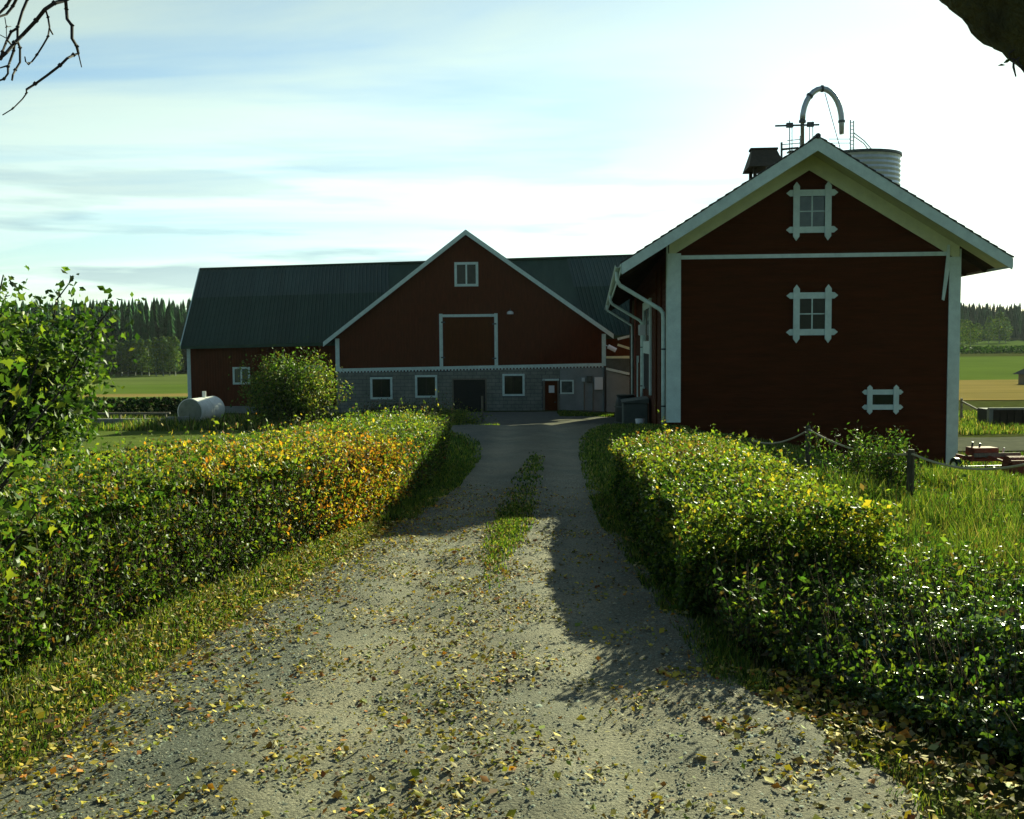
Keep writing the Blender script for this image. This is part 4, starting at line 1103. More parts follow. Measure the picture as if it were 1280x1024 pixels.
def sprigs(parent, X, Y, top, hs, cols_fn, per=11, size=.034, spread=.022):
    n = len(X); o = np.array(parent.location); g0 = terrain(X, Y) + top
    d = np.stack([rng.normal(0, .22, n), rng.normal(0, .22, n), np.ones(n)], 1)
    P0 = np.stack([X, Y, g0], 1); P1 = P0 + d * hs[:, None]
    twigs('shoots', P0 - o, P1 - o, .0022, M['darkwood'], parent)
    t_ = rng.random((n, per, 1)); P = (P0[:, None] + (P1 - P0)[:, None] * t_ + rng.normal(0, spread, (n, per, 3))).reshape(-1, 3)
    leaves('shoot_leaves', P - o, np.clip(rng.lognormal(math.log(size), .3, len(P)), .012, .07), cols_fn(len(P)), M['leaf'], parent, up=.2, droop=-.4, ratio=.26)
n = 1500; y = rng.uniform(1.2, 16.7, n); x = hf(y) - rng.uniform(-.02, 1.25, n)
sprigs(hedge, x, y, np.interp(y, HH[:,0], HH[:,1]) - .10, rng.exponential(.07, n) + .10, lambda k: pick(k, mid=3, light=3, yg=2.2, yellow=.7, brown=.5))
n = 1100; y = rng.normal(11.0, .75, n).clip(9, 12.9); zt_ = rng.uniform(.0, .85, n); x = hf(y) + .05 + .10 * (zt_ - .4)
sprigs(hedge, x, y, zt_ * .8, rng.exponential(.06, n) + .12, lambda k: pick(k, orange=3, yellow=3, yg=2, mid=1.2, rust=.8), per=10)
n = 500; y = rng.normal(9.0, 1.3, n).clip(5, 12); x = hf(y) - rng.uniform(-.02, .7, n)
sprigs(hedge, x, y, np.interp(y, HH[:,0], HH[:,1]) - .12, rng.exponential(.05, n) + .10, lambda k: pick(k, orange=1.4, yellow=4, yg=2.5, mid=1))
n = 2600; y = 1.2 + 15 * rng.random(n) ** .9; zt_ = rng.uniform(.0, .85, n); x = hf(y) + .04 + .10 * (zt_ - .4)
sprigs(hedge, x, y, zt_ * .8, rng.exponential(.06, n) + .12, lambda k: pick(k, mid=3, dark=1.6, light=2.4, yg=1.4, brown=1.0, rust=.2), per=9)
n = 900; y = rng.uniform(6.8, 12.8, n); x = rng.uniform(1.15, 2.6, n)
sprigs(hedge2, x, y, np.interp(y, [6.7, 7.3, 8, 9, 12.9], [.26, .46, .60, .66, .64]), rng.exponential(.06, n) + .10, lambda k: pick(k, mid=1.5, light=3, yg=3.2, yellow=.9, brown=.5))
n = 1100; y = rng.uniform(5.6, 7.2, n); x = rng.uniform(1.25, 3.2, n)
sprigs(shrub, x, y, .05 + .22 * rng.random(n), rng.exponential(.09, n) + .14, lambda k: pick(k, mid=3, dark=2, light=2.4, yg=.9, brown=.8), per=12)
n = 900; y = rng.uniform(3.0, 6.2, n); x = np.interp(y, SF[:,0], SF[:,1]) + rng.uniform(-.1, 2.2, n)
sprigs(shrub, x, y, .02 + .18 * rng.random(n), rng.exponential(.06, n) + .10, lambda k: pick(k, mid=3, dark=1.5, light=3, yg=1.2, brown=.6), per=10)

# ------------------------------------------------------------------ young maple at the left edge
maple = empty('young_maple', (-3.1, 5.4, tz(-3.1, 5.4)), 0, 'young maple with lobed leaves standing over the hedge at the left edge', 'tree')
mo = np.array(maple.location)
def branch(P, n):     # smooth polyline
    P = np.array(P, float); t_ = np.linspace(0, len(P) - 1, n); return np.stack([np.interp(t_, range(len(P)), P[:, i]) for i in range(3)], 1)
tips = []; sk_ = MB(); r0 = (0, 0, 0)
targets = [at(0, 395, 5.2), at(50, 440, 5.6), at(70, 470, 5.7), at(30, 460, 5.3), at(-40, 400, 5.1), at(90, 470, 5.6), at(-30, 480, 5.0), at(60, 540, 5.0), at(10, 600, 4.7), at(45, 640, 4.6), at(-60, 420, 5.3), at(4, 345, 6.0), at(-20, 560, 4.6)]
lp, lc = [], []
for tg in targets:
    e = np.array(tg) - mo; bz = e[2] * random.uniform(.25, .5)
    midp = np.array([e[0] * .35 + random.uniform(-.1, .1), e[1]*.4, bz + (e[2]-bz)*.35])
    pts = branch([(random.uniform(-.06,.06), random.uniform(-.06,.06), 0), (0.02, 0, bz * .8), midp, e], 14)
    pts[4:-1] += rng.normal(0, .018, (9, 3))
    sk_.tube([Vector(q) for q in pts], list(np.linspace(.020, .004, 14)), 5)
    for q in pts[5:]:
        k = random.randint(8, 15); spread = .10
        lp.append(q + np.clip(rng.normal(0, spread, (k, 3)), -1.6*spread, 1.6*spread))
sk_.obj('branches', M['twig'], maple)
lp = np.concatenate(lp)
cols = pick(len(lp), mid=4, light=4, yg=2, dark=2)
w_low = np.clip((1.15 - lp[:, 2]) / .7, 0, 1); s_ = rng.random(len(lp)) < w_low * .55
cols[s_] = pick(int(s_.sum()), yellow=1.4, yg=2.5, orange=.8, rust=.6, brown=.6)
star_leaves('foliage', lp, np.clip(rng.normal(.062, .017, len(lp)), .03, .10), cols, M['leaf'], maple)
# a leafy bird-cherry behind it
cherry = empty('bird_cherry', (-5.6, 11.0, tz(-5.6, 11)), 0, 'bushy dark green tree rising behind the left hedge, one thin sprig leaning right', 'tree')
co = np.array(cherry.location); lp = []; sk_ = MB()
tg_ = [at(88, 352, 10.6), at(140, 385, 10.6), at(15, 405, 10.8), at(45, 415, 10.6), at(80, 430, 10.6), at(120, 410, 10.4), at(-30, 395, 11), at(60, 470, 10.4), at(95, 480, 10.8), at(20, 450, 10.2), at(-60, 420, 11), at(55, 520, 10.3), at(80, 520, 11), at(-20, 500, 10.5), at(0, 410, 11.4), at(100, 450, 10.8), at(30, 540, 10.2)]
for j, tg in enumerate(tg_):
    e = np.array(tg) - co
    pts = branch([(0, 0, 0), (e[0]*.15, e[1]*.3, e[2]*.3), (e[0]*.55, e[1]*.7, e[2]*.62), e], 16); pts[3:-1] += rng.normal(0, .03, (12, 3))
    sk_.tube([Vector(q) for q in pts], list(np.linspace(.04, .006, 16)), 5)
    for i, q in enumerate(pts[4:]):
        k = 95 if j > 1 else (45 if i < 8 else 22); sp_ = .22 if j > 1 else (.2 if i < 6 else .08)
        lp.append(q + np.clip(rng.normal(0, sp_, (k, 3)), -1.7*sp_, 1.7*sp_))
sk_.obj('branches', M['twig'], cherry)
lp = np.concatenate(lp); lp = lp[lp[:, 2] > .1]
cols = pick(len(lp), dark=4, mid=4.5, light=2.2, yg=.6)
leaves('foliage', lp, np.clip(rng.normal(.075, .015, len(lp)), .03, .12), cols, M['leaf'], cherry, up=.3, droop=.8)

# ------------------------------------------------------------------ round bush in front of the barn
bc = at(365, 520, 46.0)
bush = empty('round_bush', (bc.x, 46, tz(bc.x, 46)), 0, 'broad round willow-like bush in front of the barn long wall', 'bush')
n = 17000
th = rng.uniform(0, 2*math.pi, n); cz = rng.uniform(-1, 1, n); rr = rng.random(n) ** .38
sx_, sz_ = 1.85, 1.72
v = np.stack([np.sqrt(1-cz**2)*np.cos(th), np.sqrt(1-cz**2)*np.sin(th), cz], 1)
rr = rr * (1 + .20 * np.sin(th*5 + 1) * np.cos(cz*4) + .14 * np.sin(th*9 + cz*7)) * np.where(rng.random(n) < .05, 1.22, 1)
P = v * rr[:, None] * np.array([sx_, sx_, sz_]) + np.array([0, 0, 1.55]); P = P[P[:, 2] > .05]
P[:, 0] *= 1 + .08 * P[:, 2]
n = len(P)
cols = pick(n, dark=2.5, mid=4, light=2.5, yg=.9, brown=.5)
s_ = (P[:, 0] > .8) & (rng.random(n) < .35); cols[s_] = pick(int(s_.sum()), yg=2, straw=1.2, brown=1)
leaves('foliage', P, np.clip(rng.normal(.12, .03, n), .05, .2), cols, M['leaf'], bush, up=.3, droop=.6, ratio=.25)
P0 = np.zeros((60, 3)); P0[:, :2] = rng.normal(0, .15, (60, 2)); P1 = unit(rng.normal(size=(60, 3)) + np.array([0, 0, 1.6])) * np.array([1.6, 1.6, 2.6]); P1[:, 2] = np.abs(P1[:, 2])
twigs('branches', P0, P1, .03, M['twig'], bush)

# ------------------------------------------------------------------ grasses (uncountable)
def gcols(n, dry=.2): return pick(n, mid=3*(1-dry), light=3*(1-dry), yg=1.6*(1-dry), dark=1.2, straw=2.5*dry, brown=2*dry)
def region_grass(name, n, ysamp, xa, xb, h, w, dry, lean=.5, mask=None, zfn=terrain, extra=None):
    y = ysamp; x = xa(y) + rng.random(len(y)) * (xb(y) - xa(y))
    if mask is not None:
        k = rng.random(len(x)) < mask(x, y); x, y = x[k], y[k]
    z = zfn(x, y); hv = h(x, y) if callable(h) else np.full(len(x), h)
    o = blades(name, x, y, z, hv, w(y) if callable(w) else w, gcols(len(x), dry), M['grassblade'], lean=lean, kind='stuff')
    return o
wfn = lambda y: np.clip(.0016 * y, .005, .03)
yS = lambda n, a, b, p=1.5: a + (b - a) * rng.random(n) ** p
# verge at the left of the driveway
tag(region_grass('grass', 0, yS(70000, 1.5, 15, 1.3), lambda y: hf(y) - .15, lambda y: le(y) + .45, lambda x, y: .03 + .05 * np.clip((hf(y) + .35 - x) / .4, 0, 1), wfn, .5, .9, mask=lambda x, y: np.clip(.35 + .45*lump(x, y, 1.5, 1) + np.clip((le(y) + .05 - x) * 2, -1, .6), .03, 1)), 'short dry grass verge between the left hedge and the driveway', 'grass')
# centre strip
def cmask(x, y):
    c_ = ctr(y); wv = np.interp(y, [7.2, 9, 10.5, 12, 15, 18], [.06, .14, .20, .20, .19, .12])
    return np.clip(1.25 - np.abs(x - c_) / wv, 0, 1) * np.interp(y, [7.4, 8.6, 9.2, 11.6, 12.2, 18, 19], [.03, .45, 1, 1, .18, .22, 0])
tag(region_grass('grass', 0, yS(26000, 7.2, 19, 1.0), lambda y: ctr(y) - .4, lambda y: ctr(y) + .4, .032, wfn, .25, .6, mask=cmask, zfn=road_z), 'tuft of green grass growing between the wheel tracks', 'grass')
# shaded verges beyond
tag(region_grass('grass', 0, yS(26000, 11, 27, 1.0), lambda y: np.interp(y, [11, 17, 18, 27], [-1.4, -1.2, -3.5, -8]), lambda y: le(y) + .08, .09, wfn, .08, .6), 'shaded grass between the end of the left hedge and the driveway', 'grass')
tag(region_grass('grass', 0, yS(36000, 5.2, 27, 1.0), lambda y: re_(y) - .08, lambda y: np.interp(y, [5, 12.9, 14, 27], [1.3, 1.5, 3.0, 4.6]), .08, wfn, .15, .6), 'shaded grass strip between the driveway and the right hedge', 'grass')
tag(region_grass('grass', 0, yS(17000, 1.8, 6, 1.1), lambda y: re_(y) - .10, lambda y: np.interp(y, SF[:,0], SF[:,1]) + .3, .05, wfn, .5, .8, mask=lambda x, y: np.clip(.45 + .5*lump(x, y, 2, 3), .05, 1)), 'dry grassy road edge below the glossy shrub', 'grass')
# rough field at the right
def fh(x, y): return np.clip(.27 + .10 * lump(x, y, .8, 2) + .10 * lump(x, y, 2.2, 5), .08, .55) * np.clip((x - 3.6) / 3.5 + .35 + (y < 14) * .5, .3, 1) * np.interp(y, [9, 14, 19, 24], [1, .8, .4, .25])
yv = 5.2 + 24 * rng.random(190000) ** 1.25
tag(region_grass('tall_grass', 0, yv, lambda y: np.interp(y, [5, 6.5, 13, 14, 30], [3.3, 2.3, 2.5, 2.9, 4.0]), lambda y: y * .56 + 2.2, fh, lambda y: np.clip(.0010 * y, .005, .03), .30, .55, mask=lambda x, y: ~((y > 25.8) & (x < 12.0)) * 1.0), 'tall weedy grass and dry stalks in the paddock right of the hedge', 'grass')
n = 60000; y = 5.4 + 15 * rng.random(n) ** 1.2; x = np.interp(y, [5, 6.5, 13, 14, 30], [3.5, 2.6, 2.7, 3.0, 4.0]) + rng.random(n) * (y * .56 - .3)
hh = fh(x, y) * (.55 + .5 * (lump(x, y, 1.4, 3) > 0)); P = np.stack([x, y, terrain(x, y) + rng.random(n) ** 1.5 * hh], 1)
o = leaves('weeds', P, np.clip(rng.lognormal(-3.3, .35, n), .015, .09) * np.clip(y / 9, .8, 1.6), pick(n, dark=2, mid=4, light=2, yg=.6, brown=1.0), M['leaf'], None, ratio=.2, droop=-.4)
tag(o, 'low broad-leaved weeds mixed into the paddock grass', 'weeds', kind='stuff')
# weeds and grass tufts in the middle distance
def midgrass(name, n, x0, x1, y0, y1, h, w, dry, label, lift=0):
    x = rng.uniform(x0, x1, n); y = rng.uniform(y0, y1, n); o = blades(name, x, y, terrain(x, y) + lift, h * (1 + .5*lump(x, y, .5, 2)).clip(.3), w, gcols(n, dry), M['grassblade'], lean=.5, kind='stuff'); tag(o, label, 'grass')
midgrass('grass', 60000, 14, 42, 41.2, 64, .20, .045, .4, 'rank green weeds on the slope beyond the gravel track')
midgrass('grass', 12000, -19, -5.5, 43, 53, .35, .05, .30, 'pale grass mound around the white tank and bush')
midgrass('grass', 9000, -7.5, -2.6, 50.5, 60.5, .16, .06, .2, 'weeds along the foot of the barn foundation')
midgrass('grass', 6000, 2.6, 6.4, 56.5, 60, .10, .05, .05, 'sunlit grass strip at the foot of the lean-to')
midgrass('grass', 7000, -6, -.6, 46, 50.4, .12, .05, .05, 'sunlit grass edge where the yard begins')
midgrass('grass', 8000, 11.5, 26, 25.5, 31.5, .12, .05, .2, 'grass around the old farm implement')

# ------------------------------------------------------------------ stones and fallen leaves on the driveway
n = 210000
y = 1.7 + 13 * rng.random(n) ** 1.9; x = le(y) + (re_(y) - le(y)) * rng.random(n)
tr_ = np.exp(-((x - ctr(y) - .62) / .26) ** 2) + np.exp(-((x - ctr(y) + .62) / .26) ** 2)
k = rng.random(n) < np.clip((1.0 - .4 * tr_) * (.8 + .2*lump(x, y, 2.0, 7)), .35, 1) ; x, y = x[k], y[k]; n = len(x)
s = np.clip(rng.lognormal(-5.35, .48, n), .0026, .021); z = road_z(x, y)
oct_ = np.array([[1,0,0],[.25,.9,0],[-.9,.4,0],[-.5,-.85,0],[.6,-.8,0],[0,0,1]], float)
V = oct_[None] * rng.uniform(.6, 1.25, (n, 6, 1)) * s[:, None, None] * np.array([1, .9, .62]); th = rng.uniform(0, 6.28, n)
V[:, 5, :2] += rng.normal(0, .25, (n, 2)) * s[:, None]
Vx = V[..., 0]*np.cos(th)[:, None] - V[..., 1]*np.sin(th)[:, None]; Vy = V[..., 0]*np.sin(th)[:, None] + V[..., 1]*np.cos(th)[:, None]
V = np.stack([Vx + x[:, None], Vy + y[:, None], V[..., 2] + z[:, None] - .001], -1).reshape(-1, 3)
k = np.arange(n)[:, None] * 6
Fc = np.concatenate([k + np.array([t3]) for t3 in ([0,1,5],[1,2,5],[2,3,5],[3,4,5],[4,0,5])])
g = rng.uniform(.6, 2.2, (n, 1)); cst = g * np.where(rng.random((n, 1)) < .6, np.array([[.11, .125, .10]]), np.array([[.155, .145, .10]]))
o = fast('gravel', V, Fc, M['stone'], cols=np.repeat(cst, 6, 0)); tag(o, 'loose grey gravel stones scattered over the driveway', 'gravel', kind='stuff')

def litter(n, ys, xfn, zfn, mask, sz, name='fallen_leaves', label=''):
    y = ys; x = xfn(y); k = rng.random(len(x)) < mask(x, y); x, y = x[k], y[k]; n = len(x)
    P = np.stack([x, y, zfn(x, y) + rng.uniform(.004, .016, n)], 1)
    cols = pick(n, yellow=4.2, yg=1.6, straw=2.2, orange=.8, brown=2.2, rust=.6)
    nrm = unit(rng.normal(0, .42, (n, 3)) + np.array([0, 0, 1])); a = rng.normal(size=(n, 3)); a = unit(a - nrm*(a*nrm).sum(1, keepdims=True)); b = np.cross(nrm, a)
    size = np.clip(rng.lognormal(math.log(sz*.85), .38, n), .010, .075)[:, None]
    cu = rng.uniform(-.2, .35, (n, 1))
    V = np.stack([P - a*size*.5, P + b*size*.36 + a*size*.0 + nrm*size*cu, P + a*size*.5 + nrm*size*.15, P - b*size*.36 + nrm*size*cu], 1).reshape(-1, 3)
    kk = np.arange(n)[:, None] * 4; Fc = np.concatenate([kk + np.array([[0, 1, 2]]), kk + np.array([[0, 2, 3]])])
    o = fast(name, V, Fc, M['litter'], cols=np.repeat(cols, 4, 0)); tag(o, label, 'leaves', kind='stuff')
litter(0, 1.8 + 12 * rng.random(66000) ** 1.3, lambda y: le(y) - .1 + (re_(y) - le(y) + .2) * rng.random(len(y)), road_z,
       lambda x, y: np.clip(.16 + .34 * lump(x, y, 2.9, 4) + .55 * np.exp(-((x - ctr(y)) / .28) ** 2) + .65 * np.exp(-((x - le(y)) / .35) ** 2) + .2*(x < ctr(y)), .04, 1) * np.interp(y, [1.8, 10, 14], [1, .8, .3]),
       .025, label='yellow fallen leaves strewn over the driveway')
litter(0, 1.8 + 10 * rng.random(11000) ** 1.2, lambda y: hf(y) + (le(y) - hf(y)) * rng.random(len(y)), lambda x, y: terrain(x, y) + .035, lambda x, y: np.full(len(x), .5), .026, label='fallen leaves caught in the grass under the left hedge')
litter(0, 2.2 + 3.4 * rng.random(9000) ** 1.0, lambda y: re_(y) - .35 + (np.interp(y, SF[:,0], SF[:,1]) - re_(y) + .5) * rng.random(len(y)), lambda x, y: terrain(x, y) + .045, lambda x, y: np.clip(.5 + .4*lump(x, y, 2, 2), .1, 1), .034, label='fallen leaves along the right edge of the driveway')

# ------------------------------------------------------------------ trees overhead: leaning trunk top right, bare twigs top left
D = 3.0
bough = empty('leaning_tree', (2.1, 3.0, tz(2.1, 3.0)), 0, 'dark mossy leaning trunk crossing the top right corner', 'tree')
bo = bough.location
cl = [(2.1, 3.0, -.1), (2.12, 3.0, 1.0), (2.08, 3.0, 1.9)]
pb_ = [at(1460, 160, D), at(1400, 78, D), at(1340, 28, D), at(1290, -12, D), at(1240, -58, D), at(1180, -115, D), at(1100, -190, D)]
ctrl = [Vector(c_) - bo for c_ in cl] + [p_ - bo for p_ in pb_]
cr_s = branch([tuple(c_) for c_ in ctrl], 60)
# smooth the centre line
for _ in range(6): cr_s[1:-1] = (cr_s[:-2] + cr_s[1:-1]*2 + cr_s[2:]) / 4
tb = MB(); seg = 28; nr = len(cr_s)
tb.tube([Vector(q) for q in cr_s], list(np.interp(np.arange(nr), [0, 16, nr-1], [.21, .175, .165])), seg, caps=True)
for i in range(nr * seg):
    v = Vector(tb.v[i]); r_, k_ = divmod(i, seg); c_ = Vector(cr_s[r_]); d = v - c_
    f = 1 + .035 * math.sin(k_*3.1 + r_*.35) + .03*math.sin(k_*1.7 + r_*.9) + random.uniform(-.022, .022)
    tb.v[i] = tuple(c_ + d * f)
tb.obj('trunk', M['bark'], bough, smooth=True)
tw = MB()
q = lambda px, py, dd=0: at(px, py, D - .12 + dd) - bo
tw.tube([q(1268, 62), q(1261, 67), q(1262, 73), q(1270, 75), q(1275, 72)], .0022, 5)
tw.tube([q(1267, 73), q(1267, 84), q(1270, 96)], [.0025, .0035, .002], 5); tw.tube([q(1271, 74), q(1275, 82), q(1281, 89)], [.003, .0035, .002], 5)
tw.obj('dead_twig', M['twig'], bough)
Pq = np.array([tuple(q(1259, 77)), tuple(q(1252, 82)), tuple(q(1275, 78)), tuple(q(1278, 84))])
leaves('leaf', Pq, .022, pick(4, dark=1), M['leaf'], bough)
bt = empty('bare_tree', (-3.3, 3.1, tz(-3.3, 3.1)), 0, 'bare dark twigs of an old tree hanging in the top left corner', 'tree')
bo = bt.location
tk = MB(); lz = [Vector((0, 0, -.1)), Vector((.05, 0, 1.2)), Vector((.15, 0, 2.6)), Vector((.3, 0, 4.2))]
tk.tube(lz, [.17, .14, .11, .07], 14); tk.obj('trunk', M['bark'], bt, smooth=True)
limb = MB(); s0 = at(110, -70, 3.0) - bo
limb.tube([lz[3], Vector((.8, 0, 4.3)), at(60, -260, 3.0) - bo, s0, at(118, -30, 3.0) - bo], [.06, .04, .02, .010, .006], 8); limb.obj('limb', M['bark'], bt, smooth=True)
poly = {
 'a': ([(118,-30),(100,-10),(82,0),(68,4),(56,12),(45,26),(28,44),(18,54),(8,66),(0,73),(-12,80)], 3.0, .0050),
 'b': ([(82,0),(83,12),(84,24),(90,32),(90,48),(96,58),(98,67),(92,69),(84,73),(75,82),(58,95),(44,105),(33,112)], 2.98, .0040),
 'b2': ([(33,112),(33,117),(28,124),(16,136),(3,144)], 2.98, .0018),
 'b3': ([(98,67),(102,84)], 2.98, .0016),
 'c': ([(57,12),(60,22),(62,34),(60,46),(53,58),(46,69),(40,77),(36,80),(32,77),(31,71)], 3.05, .0024),
 'c2': ([(62,36),(66,43)], 3.05, .0022),
 'd': ([(40,-14),(34,0),(28,14),(22,34),(22,52),(25,60),(25,78),(19,88),(16,94),(15,101)], 3.1, .0034),
 'e': ([(22,35),(14,40),(8,52),(3,65),(0,74)], 3.1, .0034),
 'f': ([(18,54),(17,64),(12,78),(10,84),(10,92),(5,99),(-2,101)], 3.0, .0030),
 'f2': ([(10,82),(0,85)], 3.0, .002), 'f3': ([(9,50),(15,57)], 3.1, .0024),
 'g': ([(24,-8),(16,8),(8,18),(-4,22)], 2.9, .0034), 'h': ([(16,-6),(8,8),(-2,18)], 2.9, .0036),
 'i': ([(6,22),(8,34),(8,48)], 3.1, .0012), 'j': ([(8,34),(14,33)], 3.1, .001), 'k': ([(8,48),(-3,42)], 3.1, .0012)}
for nm, (pp, d_, r_) in poly.items():
    pts = [at(px_, py_2, d_ + .03*math.sin(i*1.3)) - bo for i, (px_, py_2) in enumerate(pp)]
    t2 = MB(); t2.tube(pts, [r_ * (1.25 - .5*i/len(pts)) for i in range(len(pts))], 6)
    for i in range(1, len(pts) - 1, 2):
        t2.tube([pts[i] - Vector((.003, 0, .002)), pts[i] + Vector((.003, 0, .004))], r_ * 1.45, 6)
    t2.obj('twig', M['twig'], bt)

# ------------------------------------------------------------------ rope fence at the right
fence = empty('rope_fence', (4.5, 14, tz(4.5, 14)), 0, 'old post and rope fence crossing in front of the red granary', 'fence')
fo = fence.location
posts = [(940, 548, 19.0), (1010, 534, 15.2), (1139, 564, 12.2), (1290, 573, 10.6)]
tops = []
for px_, py_2, Yp in posts:
    tp = at(px_, py_2, Yp); g_ = tz(tp.x, Yp); lean_ = random.uniform(-.03, .03)
    MB().tube([Vector((tp.x + lean_, Yp, g_ - .1)) - fo, Vector((tp.x, Yp, tp.z - .02)) - fo, Vector((tp.x, Yp, tp.z + .02)) - fo], [.045, .042, .038], 9).obj('post', M['fencepost'], fence, smooth=False)
    tops.append(tp)
for i in range(3):
    for drop, sag, r_ in ((.03, .12, .014), (.42, .05, .004)):
        a = tops[i] - Vector((0, 0.06, drop)); b = tops[i+1] - Vector((0, 0.06, drop)); 
        pts = []
        for k in range(17):
            t_ = k / 16; sg = sag * 4 * t_ * (1 - t_)
            pts.append(a.lerp(b, t_) - Vector((0, 0, sg)) - fo)
        MB().tube(pts, r_, 6).obj('rope' if drop < .1 else 'wire', M['rope'] if drop < .1 else M['steeldark'], fence)

# tall weed clump by the fence, another by the building
def weed(px_, Yp, h, w, n, label, dry=.15):
    c_ = at(px_, 600, Yp); e = empty('weed_clump', (c_.x, Yp, tz(c_.x, Yp)), 0, label, 'weeds')
    m_ = 40; P0 = np.zeros((m_, 3)); P0[:, 0] = rng.normal(0, w*.3, m_); P0[:, 1] = rng.normal(0, w*.3, m_)
    P1 = P0 + np.stack([rng.normal(0, w*.35, m_), rng.normal(0, w*.3, m_), h * rng.uniform(.6, 1.05, m_)], 1)
    twigs('stems', P0, P1, .006, M['darkwood'], e)
    t_ = rng.random(n); i_ = rng.integers(0, m_, n); P = P0[i_] + (P1[i_] - P0[i_]) * t_[:, None] + rng.normal(0, .05, (n, 3))
    leaves('foliage', P, np.clip(rng.normal(.050, .015, n), .02, .1), pick(n, dark=3, mid=4, light=1.6, yg=.3, brown=.6), M['leaf'], e, ratio=.18, droop=-.5)
weed(1085, 13.0, .85, .7, 3600, 'tall feathery weed clump between the two fence posts')
weed(1118, 12.6, .75, .4, 1200, 'smaller weed clump just left of the nearer fence post')

# ------------------------------------------------------------------ white tank
tc_ = at(252, 513, 50.0)
gz0 = tz(tc_.x, 50)
tank = empty('storage_tank', (tc_.x, 50, gz0), R(80), 'white cylindrical storage tank lying on the grass left of the barn', 'tank')
tr = .62; cz_ = tc_.z - gz0
Lh = 1.15
MB().tube([(-Lh, 0, cz_), (Lh, 0, cz_)], tr, 32, caps=False).obj('shell', M['tankwhite'], tank, smooth=True)
for s in (-1, 1):
    MB().tube([(s*Lh, 0, cz_), (s*(Lh+.06), 0, cz_), (s*(Lh+.10), 0, cz_)], [tr*.985, tr*.93, tr*.6], 28).obj('end_plate', M['tankend'], tank)
    MB().tube([(s*Lh - .03, 0, cz_), (s*Lh + .03, 0, cz_)], tr + .015, 32, caps=True).obj('end_rim', M['tankwhite'], tank)
    MB().box(s*.75 - .1, s*.75 + .1, -.45, .45, -.05, max(cz_ - tr*.8, .1)).obj('cradle', M['concrete'], tank)
MB().tube([(0.0, 0, cz_), (.04, 0, cz_)], tr + .012, 32).obj('seam', M['tankwhite'], tank)
v_ = at(266, 492, 50.6); 
MB().cyl(.3, 0, cz_ + tr - .03, cz_ + tr + .28, .09, 10).obj('filler_pipe', M['paper'], tank)

# concrete manure pit edge and rail, stone
pc = at(165, 522, 47.0)
pit = empty('concrete_pit', (pc.x, 47, tz(pc.x, 47)), R(-2), 'low dark concrete slurry pit wall with a thin rail beyond the lawn', 'wall')
wl_ = 3.0
MB().box(-1.9, 1.6, 0, .25, -.3, .42).obj('wall', M['concrete'], pit)
MB().box(1.62, 2.6, -.2, .1, -.3, .50).obj('ramp_wall', M['concrete'], pit)
MB().hexa([(-2.6,0,-.3),(-1.92,0,-.3),(-1.92,.25,-.3),(-2.6,.25,-.3),(-2.5,0,-.05),(-1.92,0,.42),(-1.92,.25,.42),(-2.5,.25,-.05)]).obj('end_wall', M['concrete'], pit)
for x in (-1.8, -.6, .5, 1.5): MB().box(x-.04, x+.04, .10, .18, .42, .62).obj('post', M['greywood'], pit)
MB().box(-1.9, 1.7, .08, .20, .621, .70).obj('rail', M['greywood'], pit)
st = at(88, 545, 39.0)
stone = MB()
for k in range(1): stone.tube([(0,0,-.05),(0.02,0,.15),(0,.03,.35),(-.03,.0,.52),(-.05,0,.60)], [.16,.19,.15,.09,.03], 7)
so_ = stone.obj('marker_stone', M['paper']); so_.location = (st.x, 39, tz(st.x, 39)); tag(so_, 'small white marker stone at the edge of the lawn', 'stone')

# ------------------------------------------------------------------ farm implement by the granary's right corner
im_c = at(1236, 600, 24.6)
imp = empty('harrow', (im_c.x, 24.6, tz(im_c.x, 24.6)), R(6), 'rusty red wheeled spring-tine harrow parked beside the granary corner', 'farm implement')
imp.scale = (.68, .68, .68)
fr_ = MB()
for yb2 in (-.5, 0, .5): fr_.beam((-1.0, yb2, .62), (1.0, yb2, .62), .08, .08)
for xb2 in (-.9, -.3, .3, .9): fr_.beam((xb2, -.55, .70), (xb2, .55, .70), .07, .07)
fr_.beam((-.3, -.5, .74), (0, -1.5, .55), .07, .07); fr_.beam((.3, -.5, .74), (0, -1.5, .55), .07, .07)
fr_.obj('frame', M['rust'], imp)
for k in range(9):
    x = -.95 + k * .237; y = (-.5, 0, .5)[k % 3]
    MB().tube([(x, y, .60), (x, y + .22, .50), (x, y + .25, .3), (x, y + .02, .12), (x, y - .1, .02)], [.018,.018,.016,.014,.010], 5).obj('tine', M['rust'] if k % 2 else M['steeldark'], imp)
for s in (-1, 1):
    wh = MB(); wh.tube([(s*1.10, .1, .33), (s*1.24, .1, .33)], .33, 20); wh = wh.obj('wheel', M['blackplastic'], imp)
    MB().tube([(s*1.09, .1, .33), (s*1.25, .1, .33)], .18, 14).obj('rim', M['tankwhite'], wh)
MB().beam((-1.1, .1, .33), (1.1, .1, .33), .05, .05).obj('axle', M['steeldark'], imp)
MB().box(-.75, .15, -.35, .25, .75, 1.02).obj('seed_box', M['rust'], imp, bevel=.02)
MB().beam((-.8, -.4, .78), (.9, -.4, .78), .06, .14).obj('board', M['greywood'], imp)
for x, z in ((-.35, 1.15), (-.1, 1.02), (-.62, 1.2), (.55, .98)): MB().beam((x, .1, .74), (x + .03, .05, z), .05, .05).obj('lever', M['paper'] if x > -.2 else M['steeldark'], imp)
im2 = at(1283, 606, 23.6)
tr2 = empty('red_roller', (im2.x, 23.6, tz(im2.x, 23.6)), 0, 'low red steel roller at the right edge beyond the fence', 'farm implement')
MB().tube([(-.45, 0, .26), (.9, 0, .26)], .26, 20).obj('drum', M['rust'], tr2)
